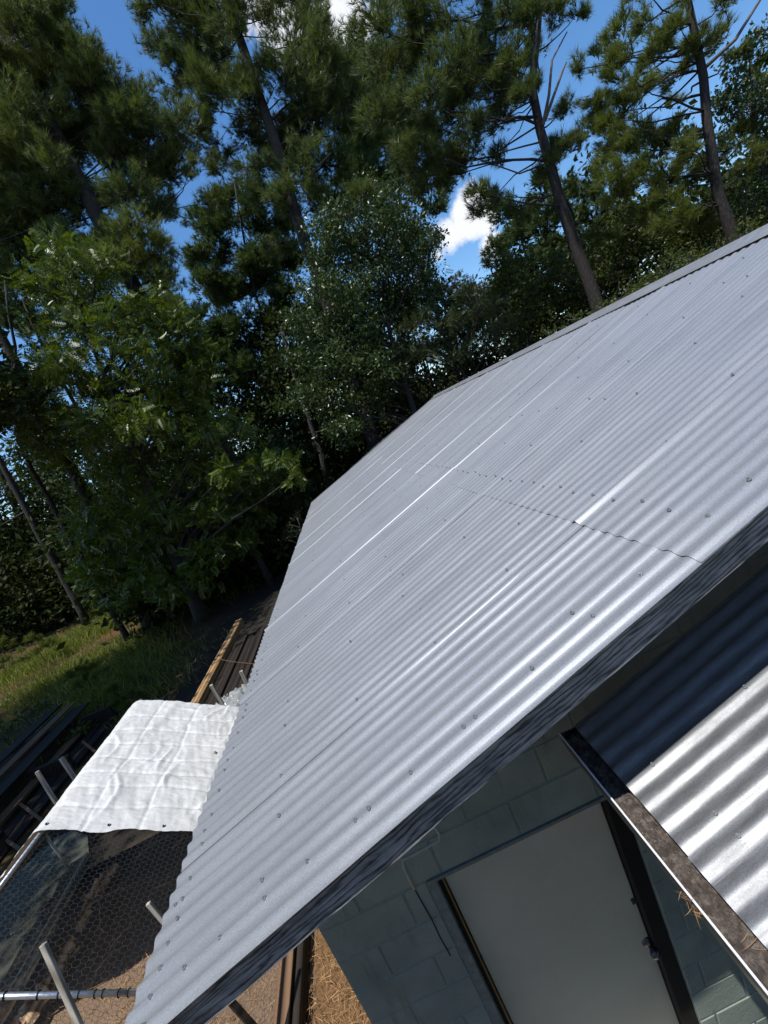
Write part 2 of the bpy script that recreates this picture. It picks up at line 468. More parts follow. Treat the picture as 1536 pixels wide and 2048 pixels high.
PITCHW, AMP = 0.070, 0.0056
COVER = 8*PITCHW
CRG = np.random.default_rng(21)
def corrugated(name, length, crests=8, lap=.55, thick=.0012, spp=8, nx=18, wob=.0007, curl=.003, ride=0.0):
    """sheet in local (x up the slope, y along the eave, z out), crest at y=0; each rib a little different, as rolled and handled"""
    n = int((crests+lap*2)*spp)
    ys = np.linspace(-lap*PITCHW, (crests+lap)*PITCHW, n+1)
    ph = CRG.uniform(0, 6.28, 4); kf = CRG.uniform(1.2, 4.5, 4)
    amp = AMP*(1+.10*np.interp(ys/PITCHW, np.arange(-1, crests+2), CRG.normal(0, 1, crests+3)))
    ofs = np.interp(ys/PITCHW, np.arange(-1, crests+2, .5), CRG.normal(0, .0005, 2*crests+6))
    zs = amp*np.cos(2*math.pi*ys/PITCHW) + ofs
    lip = np.clip((ys-crests*PITCHW-.008)/(lap*PITCHW-.008), 0, 1)**2*curl      # free edge curls up a little
    zs = zs + lip + ride*np.exp(-((ys-crests*PITCHW)/.014)**2)      # lapped rib rides over its neighbour
    xs = np.linspace(0, length, nx)
    V = []
    for dz in (0, -thick):
        for x in xs:
            sway = wob*np.sin(kf[0]*x+ph[0]+ys*9) + wob*.7*np.sin(kf[1]*2*x+ph[1]-ys*23) + wob*.5*np.sin(kf[2]*4*x+ph[2]+ys*41)
            V += [(x, y, z+dz+q) for y, z, q in zip(ys, zs, sway)]
    V = np.array(V); w = n+1; L = len(xs); off = L*w
    F = []
    for j in range(L-1):
        for i in range(n):
            a = j*w+i
            F.append((a, a+w, a+w+1, a+1)); F.append((off+a, off+a+1, off+a+w+1, off+a+w))
    rim = []
    for i in range(n):
        rim.append((i, i+1, off+i+1, off+i)); a = (L-1)*w+i
        rim.append((a+1, a, off+a, off+a+1))
    for j in range(L-1):
        a = j*w; rim.append((a+w, a, off+a, off+a+w)); a = j*w+n
        rim.append((a, a+w, off+a+w, off+a))
    V = list(map(tuple, V))
    for q in rim:
        k = len(V); V += [V[i] for i in q]; F.append((k, k+1, k+2, k+3))
    return np_mesh(name, V, F, True)

def screw_mesh():
    mb = MB()
    def disc(r0, z0, r1, z1, n):
        v = [(r0*math.cos(2*math.pi*k/n), r0*math.sin(2*math.pi*k/n), z0) for k in range(n)] + [(r1*math.cos(2*math.pi*k/n), r1*math.sin(2*math.pi*k/n), z1) for k in range(n)]
        f = [(k, (k+1) % n, n+(k+1) % n, n+k) for k in range(n)] + [tuple(range(n, 2*n))]
        mb.add(v, f)
    disc(.0070, -.001, .0060, .0025, 10); disc(.0037, .0025, .0035, .0078, 6)
    me = bpy.data.meshes.new('roof_screw'); me.from_pydata(mb.v, [], mb.f); me.update(); me.materials.append(MT['screw'])
    return me
SCREW = screw_mesh()

# main roof, west slope: lower and upper rows of sheets, upper lapped over lower
def sheet_set(k, *a, **q):
    L = [corrugated('roof_sheet', *a, curl=(.002, 0, .003, 0, .002, 0)[j], ride=(.003, 0, .0075, 0, .0085, 0)[j], **q) for j in range(k)]
    for m in L: m.materials.append(MT['roof'])
    return L
low_me = sheet_set(6, SEAM+.16); up_me = sheet_set(6, LEN-SEAM-.02); tall_me = sheet_set(1, LEN-.02, nx=4)
rj = random.Random(3)
west, sheets = [], {}
y0 = YN+.0385
ncol = int(math.ceil((YF-YN)/COVER))
slope_rot = Matrix.Rotation(-SL, 4, 'Y')
origin_w = Vector((EX, 0, EZ))
def place_sheet(me, u, y, n, origin, rot, jit=.006):
    o = bpy.data.objects.new('roof_sheet', me); COL.objects.link(o)
    m = Matrix.Translation(origin) @ rot @ Matrix.Translation((u, y, n)) @ Matrix.Rotation(rj.gauss(0, jit), 4, 'X') @ Matrix.Rotation(rj.gauss(0, .0008), 4, 'Z')
    o.parent = house; o.matrix_parent_inverse = PINV; o.matrix_basis = m
    return o, m
for i in range(ncol):
    ya = y0 + i*COVER
    a, ma = place_sheet(low_me[i % 6], rj.uniform(-.006, .006), ya, ((i+1) % 2)*.0014, origin_w, slope_rot)
    b, mb_ = place_sheet(up_me[(i*5+2) % 6], SEAM-.02+rj.uniform(-.012, .012) - (.012 if i == 0 else 0), ya, .0024+(i % 2)*-.0016+.0016, origin_w, slope_rot)
    sheets[i] = ((a, ma), (b, mb_))
# east slope (seen only from elsewhere)
rot_e = Matrix.Rotation(math.pi, 4, 'Z') @ Matrix.Rotation(-SL, 4, 'Y')
for i in range(ncol):
    ya = -(y0 + i*COVER) - COVER
    place_sheet(tall_me[0], 0, ya, (i % 2)*.0022, Vector((2*RX-EX, 0, EZ)), rot_e)

# screws: local positions on the sheets (column = every crest from the near rake)
def crest_y(k): return y0 + k*PITCHW
scr = []
for k in range(0, ncol*8):
    y = crest_y(k)+.0
    if y > YF-.05: break
    if (k <= 5) or (k < 40 and k % 2 == 0) or k % 3 == 0: scr.append((.10+rj.uniform(-.012, .012), k))
    if k % 2 == 1 and k < 60 or k % 4 == 1: scr.append((SEAM+.13+rj.uniform(-.012, .012)+.002*k/8, k))
    if k % 8 in (1,):
        for t in (.53, .96, 1.36, 1.84, 2.67, 3.10, 3.52, 3.95, 4.32, 4.66):
            scr.append((t+rj.uniform(-.03, .03), k+(rj.choice((0, 0, 0, 1, -1)))))
    elif k % 8 == 5:
        for t in (.53, 1.40, 2.05, 3.05, 4.30):
            if rj.random() < .45: scr.append((t+rj.uniform(-.04, .04), k))
for t in (.23, .37, .55, .72, .91, 1.13, 1.34, 1.61, 1.85, 2.04, 2.47, 2.75, 3.3, 3.7): scr.append((t, 1))
scr.append((.06, 5)); scr.append((.10, 2))
def scr_d(s):
    p = np.array([EX+s[0]*CS, crest_y(s[1]), EZ+s[0]*SN]); return np.linalg.norm(p-CAM)
scr.sort(key=scr_d)
far_mb = MB()
for j, (t, k) in enumerate(scr):
    i = min(ncol-1, max(0, k//8))
    (a, ma), (b, mb_) = sheets[i]
    o, m = (b, mb_) if t > SEAM-.02 else (a, ma)
    wp = Matrix.Translation(origin_w) @ slope_rot @ Vector((t, crest_y(k), AMP+.002+(.0045 if t > SEAM-.02 else .001)))
    if j < 285:
        s = bpy.data.objects.new('roof_screw', SCREW); COL.objects.link(s); s.parent = o
        tilt = Matrix.Rotation(rj.gauss(0, .12), 4, 'X') @ Matrix.Rotation(rj.gauss(0, .12), 4, 'Y')
        loc = m.inverted() @ wp
        s.matrix_basis = Matrix.Translation(loc) @ tilt @ Matrix.Rotation(rj.uniform(0, 1), 4, 'Z')
    else:
        q = Matrix.Translation(wp) @ slope_rot
        far_mb.add([tuple(q @ v.co) for v in SCREW.vertices], [tuple(p.vertices) for p in SCREW.polygons])
fs = hpart(far_mb.build('roof_screws', MT['screw'])); fs['kind'] = 'stuff'

# ridge cap: rolled top with two wings
def ridge_cap():
    prof = [(-.17, -.17*SN/CS+.016), (-.168, -.17*SN/CS+.020), (-.045, .008), (-.034, .020), (-.022, .036), (0, .043), (.022, .036), (.034, .020), (.045, .008), (.168, -.17*SN/CS+.020), (.17, -.17*SN/CS+.016)]
    ys = np.linspace(YN-.01, YF+.01, 6)
    V = [(RX+x, y, RZ+z+.004) for y in ys for x, z in prof]; n = len(prof)
    F = [(j*n+i, j*n+i+1, (j+1)*n+i+1, (j+1)*n+i) for j in range(len(ys)-1) for i in range(n-1)]
    hpart(link('ridge_cap', np_mesh('ridge_cap', V, F, False), MT['roof']))
ridge_cap()

# rake fascias, eave boards, rafters
def fascia(y0_, y1_, nm='fascia_board'):
    for sgn in (1, -1):
        mb = MB()
        def pt(t, y, n): return (RX - sgn*(RX - (EX + t*CS - n*SN)), y, EZ + t*SN + n*CS)
        a, b = .01, LEN-.004
        n1, n0 = -.012, -.112
        p = [pt(t, y, n) for t in (a, b) for y, n in ((y0_, n0), (y1_, n0), (y1_, n1), (y0_, n1))]
        mb.add(p, [(0, 1, 2, 3), (7, 6, 5, 4), (0, 4, 5, 1), (1, 5, 6, 2), (2, 6, 7, 3), (3, 7, 4, 0)])
        hpart(mb.build(nm, MT['fascia'], None))
fascia(YN+.024, YN+.062); fascia(YF-.062, YF-.024)
mb = MB(); mb.box((EX+.10, YN+.063, EZ-.10), (EX+.135, YF-.063, EZ+.005)); hpart(mb.build('eave_board', MT['fascia']))
mb = MB(); mb.box((2*RX-EX-.135, YN+.063, EZ-.10), (2*RX-EX-.10, YF-.063, EZ+.005)); hpart(mb.build('eave_board', MT['fascia']))
for t in (.10, .53, .96, 1.36, 1.84, 2.31, 2.67, 3.10, 3.52, 3.95, 4.32, 4.66):       # purlins the screws bite into
    mb = MB()
    c0 = np.array([EX+t*CS+.032*SN, 0, EZ+t*SN-.032*CS])
    mb.bar((c0[0], YN+.064, c0[2]), (c0[0], YF-.064, c0[2]), .085, .036, (-SN, 0, CS))
    hpart(mb.build('purlin', MT['darkwood']))
# dark strip added along the far rake in place of tree shade
mb = MB()
def rp(t, y, n): return (EX+t*CS-n*SN, y, EZ+t*SN+n*CS)
mb.add([rp(.0, YF+.0, -.02), rp(LEN, YF, -.02), rp(LEN, YF, .012), rp(LEN*.55, YF, .05), rp(0.9, YF, .012), rp(0, YF, .010)], [(0, 1, 2, 3, 4, 5)])
mb.add([rp(.0, YF+.012, -.02), rp(LEN, YF+.012, -.02), rp(LEN, YF+.012, .012), rp(LEN*.55, YF+.012, .05), rp(0.9, YF+.012, .012), rp(0, YF+.012, .010)], [(5, 4, 3, 2, 1, 0)])
hpart(mb.build('rake_shade_strip', MT['fascia']))

# gable wall of painted blocks with the door opening
DX0, DX1, DZ = -.345, .598, 2.055
core = MB()
CY = WY+.0042
core.box((WX, CY, 0), (DX0-.03, CY+.19, DZ+.02)); core.box((DX1+.03, CY, 0), (2*RX-WX, CY+.19, DZ+.02))
xl, xr = WX, 2*RX-WX
zt = EZ+(WX-EX)*SN/CS-.06
core.add([(xl, CY, DZ+.02), (xr, CY, DZ+.02), (xr, CY, zt), (RX, CY, RZ-.08), (xl, CY, zt), (xl, CY+.19, DZ+.02), (xr, CY+.19, DZ+.02), (xr, CY+.19, zt), (RX, CY+.19, RZ-.08), (xl, CY+.19, zt)],
         [(0, 1, 2, 3, 4), (9, 8, 7, 6, 5), (0, 5, 6, 1), (1, 6, 7, 2), (2, 7, 8, 3), (3, 8, 9, 4), (4, 9, 5, 0)])
gable = hpart(core.build('gable_wall', MT['mortar']))
for nm, lo, hi in (('side_wall', (WX, CY+.191, 0), (WX+.19, YF-.62, zt-.02)), ('side_wall', (xr-.19, CY+.191, 0), (xr, YF-.62, zt-.02))):
    w = MB(); w.box(lo, hi); hpart(w.build(nm, MT['block']))
back = MB()
CY2 = YF-.62
back.add([(xl, CY2, 0), (xr, CY2, 0), (xr, CY2, zt), (RX, CY2, RZ-.08), (xl, CY2, zt), (xl, CY2+.19, 0), (xr, CY2+.19, 0), (xr, CY2+.19, zt), (RX, CY2+.19, RZ-.08), (xl, CY2+.19, zt)],
         [(0, 1, 2, 3, 4), (9, 8, 7, 6, 5), (0, 5, 6, 1), (1, 6, 7, 2), (2, 7, 8, 3), (3, 8, 9, 4), (4, 9, 5, 0)])
hpart(back.build('gable_wall', MT['block']))
BL, BH = .4064, .2032
def block_mesh(l):
    bm = bmesh.new(); bmesh.ops.create_cube(bm, size=1)
    for v in bm.verts: v.co = Vector((v.co.x*l, v.co.y*.05, v.co.z*(BH-.008)))
    bmesh.ops.bevel(bm, geom=[e for e in bm.edges if all(v.co.y < 0 for v in e.verts)], offset=.005, segments=1, profile=.5, affect='EDGES')
    me = bpy.data.meshes.new('block'); bm.to_mesh(me); bm.free(); me.materials.append(MT['block']); return me
bl_cache = {}
def block(x0_, x1_, z):
    l = round(x1_-x0_-.008, 3)
    if l < .04: return
    if l not in bl_cache: bl_cache[l] = block_mesh(l)
    o = bpy.data.objects.new('block', bl_cache[l]); COL.objects.link(o); o.parent = gable
    o.location = ((x0_+x1_)/2, WY+.0255+rj.uniform(-.0012, .0012), z+BH/2)
    o.rotation_euler = (rj.gauss(0, .002), 0, rj.gauss(0, .002))
LZ = DZ+.02
row0 = LZ - 10*BH
XE = 2.05
for r in range(-1, 16):
    z = row0 + r*BH
    if z < -.15: continue
    x = WX + (0 if r % 2 else -BL/2)
    while x < XE:
        a, b = max(x, WX), min(x+BL, XE)
        # keep under the rake
        ztop = EZ+(min(a, b)-EX)*SN/CS-.12
        if z+BH < ztop+.02 or True:
            if z+BH <= ztop or a > .3 or r < 11:
                if z+BH > EZ+(b-EX)*SN/CS-.13: pass
                elif r < 10:
                    if b <= DX0-.03 or a >= DX1+.03: block(a, b, z)
                    elif a < DX0-.03: block(a, DX0-.03, z)
                    elif b > DX1+.03: block(DX1+.03, b, z)
                else: block(a, b, z)
        x += BL
# filled stair-step crack and the open crack by the frame
W = lambda x, z, y=WY-.001: (x, y, z)
K = WY/1.3
pp = [(-.190*K, 4.05-1.365*K), (-.186*K, 4.05-1.43*K), (-.200*K, 4.05-1.452*K), (-.27*K, 4.05-1.455*K), (-.345*K, 4.05-1.460*K), (-.353*K, 4.05-1.49*K), (-.352*K, 4.05-1.597*K)]
mb = MB(); mb.tube([W(x, z, WY+.001) for x, z in pp], .0085, 6); gable_c = mb.build('crack_filler', MT['caulk'], gable, smooth=True)
mb = MB(); q = [(-.352*K, 4.05-1.60*K), (-.349*K, 4.05-1.66*K), (-.344*K, 4.05-1.75*K), (-.345*K, 4.05-1.85*K), (-.340*K, 4.05-1.95*K)]
for (xa, za), (xb, zb) in zip(q[:-1], q[1:]): mb.bar(W(xa, za, WY-.0), W(xb, zb, WY-.0), .005, .004, (0, 1, 0))
mb.build('crack', MT['rubber'], gable)
# door
door = MB(); door.box((DX0+.042, WY+.075, .03), (DX1-.055, WY+.118, DZ-.012)); door_o = hpart(door.build('door', MT['door'], None, bevel=.003))
fr = MB(); fr.box((DX0-.028, WY-.004, 0), (DX0+.012, WY+.16, DZ)); hpart(fr.build('door_jamb', MT['jamb']))
fr = MB(); fr.box((DX0+.013, WY+.040, 0), (DX0+.027, WY+.16, DZ-.002)); hpart(fr.build('door_stop', MT['rubber']))
fr = MB(); fr.box((DX0+.028, WY+.055, 0), (DX0+.036, WY+.13, DZ-.002)); hpart(fr.build('weather_strip', MT['strip']))
fr = MB(); fr.box((DX1-.05, WY+.012, 0), (DX1+.028, WY+.16, DZ)); hpart(fr.build('door_jamb', MT['rubber']))  # shade of the right reveal put into the jamb as black
fr = MB(); fr.box((DX0-.028, WY-.006, DZ+.001), (DX1+.028, WY+.16, DZ+.019)); hpart(fr.build('door_head', MT['jamb']))
fr = MB(); fr.box((DX0-.028, WY+.161, 0), (DX1+.028, WY+.18, DZ+.019)); hpart(fr.build('door_backing', MT['rubber']))
fr = MB(); fr.box((DX0-.06, WY-.25, -.06), (DX1+.06, WY+.16, .028)); hpart(fr.build('door_sill', MT['pale_concrete']))
def lathe(prof, n=20):
    """prof: (radius, distance along -y)"""
    mb = MB(); m = len(prof)
    v = [(r*math.cos(2*math.pi*k/n), -d, r*math.sin(2*math.pi*k/n)) for r, d in prof for k in range(n)]
    f = [(j*n+k, j*n+(k+1) % n, (j+1)*n+(k+1) % n, (j+1)*n+k) for j in range(m-1) for k in range(n)]
    f.append(tuple(range((m-1)*n, m*n))); mb.add(v, f); return mb
kx, kz = at(1308, 1903, WY+.03)[[0, 2]]
kn = lathe([(.034, 0), (.034, .004), (.028, .010), (.013, .014), (.012, .032), (.020, .040), (.027, .050), (.027, .062), (.021, .070), (.008, .072), (.008, .0735)]).build('door_knob', MT['oldmetal'], None, smooth=True)
kn.location = (kx, WY+.075, kz); hpart(kn, door_o)
hx, hz = at(1288, 1815, WY+.06)[[0, 2]]
hp = MB(); hp.box((-.016, -.008, -.075), (.016, 0, .060)); hp.box((-.055, -.010, .050), (.016, -.001, .080)); hp.tube([(-.004, -.006, -.07), (-.004, -.032, -.07)], .016, 12)
ho = hp.build('hasp', MT['oldmetal'], None, bevel=.0015); ho.location = (hx+.004, WY+.074, hz-.01); hpart(ho, door_o)

# ------------------------------------------------------------------ the porch roof with its gutter
KS = .88
PX, PZ = .532*KS, 4.05-1.582*KS
porch = empty('porch_roof', (2.0, 0, 2.6), 'lower bright corrugated metal porch roof beside the door', 'porch roof')
PP = Matrix.Translation(porch.location).inverted()
def ppart(o, parent=porch):
    o.parent = parent
    if parent is porch: o.matrix_parent_inverse = PP
    return o
PL = 4.2
p_mes = [corrugated('roof_sheet', PL, spp=10) for _ in range(3)]
for p_me in p_mes: p_me.materials.append(MT['roof2'])
PT = 1.43
psl = math.radians(17.2)
prot = Matrix.Rotation(-psl, 4, 'Y'); porg = Vector((PX, 0, PZ))
psheets = []
for i in range(5):
    ya = PT - .02 - COVER*(i+1) + .0
    o = bpy.data.objects.new('roof_sheet', p_mes[i % 3]); COL.objects.link(o)
    m = Matrix.Translation(porg) @ prot @ Matrix.Translation((rj.uniform(-.008, .004), ya, (i % 2)*.0025)) @ Matrix.Rotation(rj.gauss(0, .01), 4, 'X')
    o.matrix_basis = m; ppart(o); psheets.append((o, m, ya))
for px, py in ((1321, 1545), (1510, 1387), (1449, 1645), (1497, 1692), (1600, 1310), (1560, 1600)):
    v = ray(px, py); nrm_ = np.array([-math.sin(psl), 0, math.cos(psl)])
    p = CAM + v*((nrm_ @ (np.array([PX, 0, PZ])-CAM))/(nrm_ @ v))
    for o, m, ya in psheets:
        if ya <= p[1] < ya+COVER:
            kcrest = round((p[1]-ya)/PITCHW)
            loc = m.inverted() @ Vector(tuple(p)); loc.y = kcrest*PITCHW; loc.z = AMP+.001
            s = bpy.data.objects.new('roof_screw', SCREW); COL.objects.link(s); s.parent = o
            s.matrix_basis = Matrix.Translation(loc) @ Matrix.Rotation(rj.uniform(0, 1), 4, 'Z')
# purlin/rafter structure and posts
for t in (.12, 1.2, 2.3, 3.4):
    mb = MB(); x = PX+t*math.cos(psl)+.03*math.sin(psl); z = PZ+t*math.sin(psl)-.034*math.cos(psl)
    mb.bar((x, PT-.05, z), (x, PT-2.75, z), .09, .04, (-math.sin(psl), 0, math.cos(psl))); ppart(mb.build('purlin', MT['darkwood']))
for y in (PT-.1, PT-1.4, PT-2.7):
    mb = MB(); a = (PX+.10, y, PZ-.10); b = (PX+PL*math.cos(psl)-.05, y, PZ+PL*math.sin(psl)-.13)
    mb.bar(a, b, .04, .09, (0, 0, 1)); ppart(mb.build('rafter', MT['darkwood']))
for x, y in ((4.3, PT-.1), (4.3, PT-2.7), (PX+.35, PT-2.7)):
    mb = MB(); mb.box((x-.045, y-.045, -.05), (x+.045, y+.045, PZ+(x-PX)*math.tan(psl)-.17)); ppart(mb.build('post', MT['darkwood']))
# gutter
LZ_ = -1.415; LX = .452/1.582*1.415
lip_z = 4.05+LZ_
G0, G1 = PT+.03, PT-2.9
def extrude(prof, ya, yb, n=2):
    V = [(x, y, z) for y in np.linspace(ya, yb, n) for x, z in prof]; k = len(prof)
    F = [(j*k+i, j*k+i+1, (j+1)*k+i+1, (j+1)*k+i) for j in range(n-1) for i in range(k-1)]
    return V, F
gut = MB()
gx1 = PX+.035
v, f = extrude([(gx1, lip_z+.02), (gx1, lip_z-.085), (LX+.012, lip_z-.085), (LX+.001, lip_z-.02), (LX+.001, lip_z), (LX-.002, lip_z), (LX-.002, lip_z-.02), (LX+.010, lip_z-.088), (gx1+.002, lip_z-.088), (gx1+.002, lip_z+.02)], G0, G1, 3)
gut.add(v, f)
gut.add([(gx1, G0, lip_z), (gx1, G0, lip_z-.085), (LX+.012, G0, lip_z-.085), (LX, G0, lip_z)], [(0, 1, 2, 3)])
gutter = ppart(gut.build('gutter', MT['oldmetal']))
lp = MB(); lp.box((LX-.0028, G1, lip_z+.0005), (LX+.0028, G0, lip_z+.004)); lp.build('gutter_lip', MT['white_lip'], None); lipo = bpy.context.scene.objects.get('gutter_lip'); ppart(lipo)
# rotted needles filling the gutter
nx_, ny_ = 12, 260
xs = np.linspace(LX+.004, gx1-.002, nx_); ys = np.linspace(G1+.01, G0-.005, ny_)
X, Y = np.meshgrid(xs, ys)
Z = lip_z-.022 + .010*fbm(X*9, Y, 9) + RNG.normal(0, .0035, X.shape) + .006*np.clip((X-LX)/.08, 0, 1)
i = np.arange(ny_-1)[:, None]*nx_ + np.arange(nx_-1)[None]
F = np.stack([i, i+1, i+nx_+1, i+nx_], -1).reshape(-1, 4)
deb = link('gutter_debris', np_mesh('gutter_debris', np.stack([X.ravel(), Y.ravel(), Z.ravel()], 1), F, False), MT['debris'])
tag(deb, 'rotted brown leaf and needle litter filling the gutter', 'debris', None, 'stuff')
def needles(n, pos, spread, length, w, rng, flat=.5, curve=True):
    """n thin straw blades (2-segment ribbons) about pos"""
    p = np.asarray(pos) + rng.normal(0, 1, (n, 3))*np.asarray(spread)
    a = rng.normal(0, 1, (n, 3)); a[:, 2] *= flat; a /= np.linalg.norm(a, axis=1)[:, None]
    L = length*rng.uniform(.5, 1.2, n)[:, None]
    s = np.cross(a, rng.normal(0, 1, (n, 3))); s /= np.linalg.norm(s, axis=1)[:, None]
    b = np.cross(a, s)
    mid = p + a*L*.5 + b*L*.08; end = p + a*L
    V = np.stack([p-s*w, p+s*w, mid+s*w, mid-s*w, end], 1).reshape(-1, 3)
    base = np.arange(n)[:, None]*5
    F = np.concatenate([base+np.array([[0, 1, 2]]), base+np.array([[0, 2, 3]]), base+np.array([[3, 2, 4]])])
    return V, F
def needle_obj(name, sets, mat):
    Vs, Fs, k = [], [], 0
    for v, f in sets: Vs.append(v); Fs.append(f+k); k += len(v)
    return link(name, np_mesh(name, np.concatenate(Vs), np.concatenate(Fs)), mat)
p1 = atz(1520, 1870, lip_z+.0); p1[1] += .0
o = needle_obj('pine_needle_clump', [needles(110, (p1[0]+.02, p1[1], lip_z-.012), (.014, .035, .008), .055, .0007, RNG, .25)], MT['straw'])
tag(o, 'clump of orange brown pine needles lying in the gutter', 'pine needles')
p2 = atz(1393, 1795, lip_z)
S_ = [needles(26, (LX-.004, p2[1], lip_z-.008), (.005, .014, .007), .036, .0006, RNG, .8)]
hang = needles(14, (LX-.010, p2[1]-.008, lip_z-.02), (.005, .008, .008), .05, .0006, RNG, .9)
S_.append(hang)
o = needle_obj('dry_grass_wisp', S_, MT['straw']); tag(o, 'pale wisp of dry grass dangling over the outer lip of the gutter', 'dry grass')
p3 = at(1165, 1530, WY-.25)
o = needle_obj('cobweb_straw', [needles(24, (p3[0], p3[1], p3[2]), (.008, .02, .04), .07, .0005, RNG, 2.0)], MT['straw'])
tag(o, 'dark straw wisps hanging at the shaded end of the gutter by the wall', 'dry straw')

# ------------------------------------------------------------------ the yard: pen, tarp, timber
pen = empty('wire_pen', (-3.5, 3.8, 0), 'pitched pipe framed poultry pen with wire netting under the white tarp', 'pen')
RGX, RGZ, SLP = -3.57, 2.0, .61
def slope_pt(x, y, n=0.0): return (x, y, RGZ - SLP*abs(x-RGX) + n)
pp_ = [((RGX, 2.2, RGZ-.012), (RGX, 5.42, RGZ-.012)), (slope_pt(RGX, 2.38, -.012), slope_pt(-2.42, 2.38, -.012)), (slope_pt(RGX, 2.38, -.012), slope_pt(-5.4, 2.38, -.012)),
       (slope_pt(RGX, 5.30, -.035), slope_pt(-2.42, 5.30, -.035)), (slope_pt(RGX, 5.30, -.035), slope_pt(-5.4, 5.30, -.035)), (slope_pt(-2.42, 2.3, 0), slope_pt(-2.42, 5.4, 0)), (slope_pt(-5.4, 2.3, 0), slope_pt(-5.4, 5.4, 0))]
for a, b in pp_:
    mb = MB(); mb.tube([a, b], .0175, 12); child(mb, 'rail', MT['pipe'], pen, smooth=True)
for x in (-2.42, -5.4):
    for y in (2.38, 5.3):
        mb = MB(); mb.tube([(x, y, -.1), (x, y, slope_pt(x, y)[2])], .0175, 10); child(mb, 'corner_pole', MT['pipe'], pen, smooth=True)
for x in (-3.42, -3.33, -3.24, -3.16, -3.0, -2.90, -2.80, -2.72, -2.68, -2.6, -2.55, -2.45, -2.3):
    mb = MB(); c = np.array(slope_pt(x, 2.38, -.012))
    mb.tube([c+np.array([math.sin(t)*0.006, math.cos(t)*.021, math.sin(t)*.021]) for t in np.linspace(0, 2*math.pi, 11)], .0035, 5, False)
    child(mb, 'wire_tie', MT['rubber'], pen)
def hexnet(u0, u1, v0, v1, a, fn, w):
    V, F = [], []
    def seg(p, q):
        d = np.array(q)-np.array(p); L = np.hypot(*d); s = np.array([-d[1], d[0]])/L*w
        k = len(V)
        for c in (p-s, p+s, q+s, q-s): V.append(fn(c[0], c[1]))
        F.append((k, k+1, k+2, k+3))
    h = a*math.sqrt(3)
    for i in range(int((u1-u0)/(1.5*a))):
        for j in range(int((v1-v0)/h)):
            c = np.array([u0+i*1.5*a, v0+(j+(i % 2)*.5)*h])
            c = c + RNG.normal(0, a*.04, 2)
            P = [c+a*np.array([math.cos(t), math.sin(t)]) for t in (0, math.pi/3, 2*math.pi/3, math.pi)]
            for k in range(3): seg(P[k], P[k+1])
    return V, F
V, F = hexnet(-3.56, -2.40, 2.38, 3.55, .024, lambda x, y: slope_pt(x, y, .006+.008*math.sin(x*5+y*4)), .0009)
V2, F2 = hexnet(-3.56, -2.40, .0, 1.0, .024, lambda x, t: (x, 2.37, t*(slope_pt(x, 2.38)[2]+.02)), .0009)
k = len(V); V += V2; F += [tuple(i+k for i in f) for f in F2]
mb = MB(); mb.add(V, F); o = child(mb, 'wire_netting', MT['wire'], pen); o['kind'] = 'stuff'

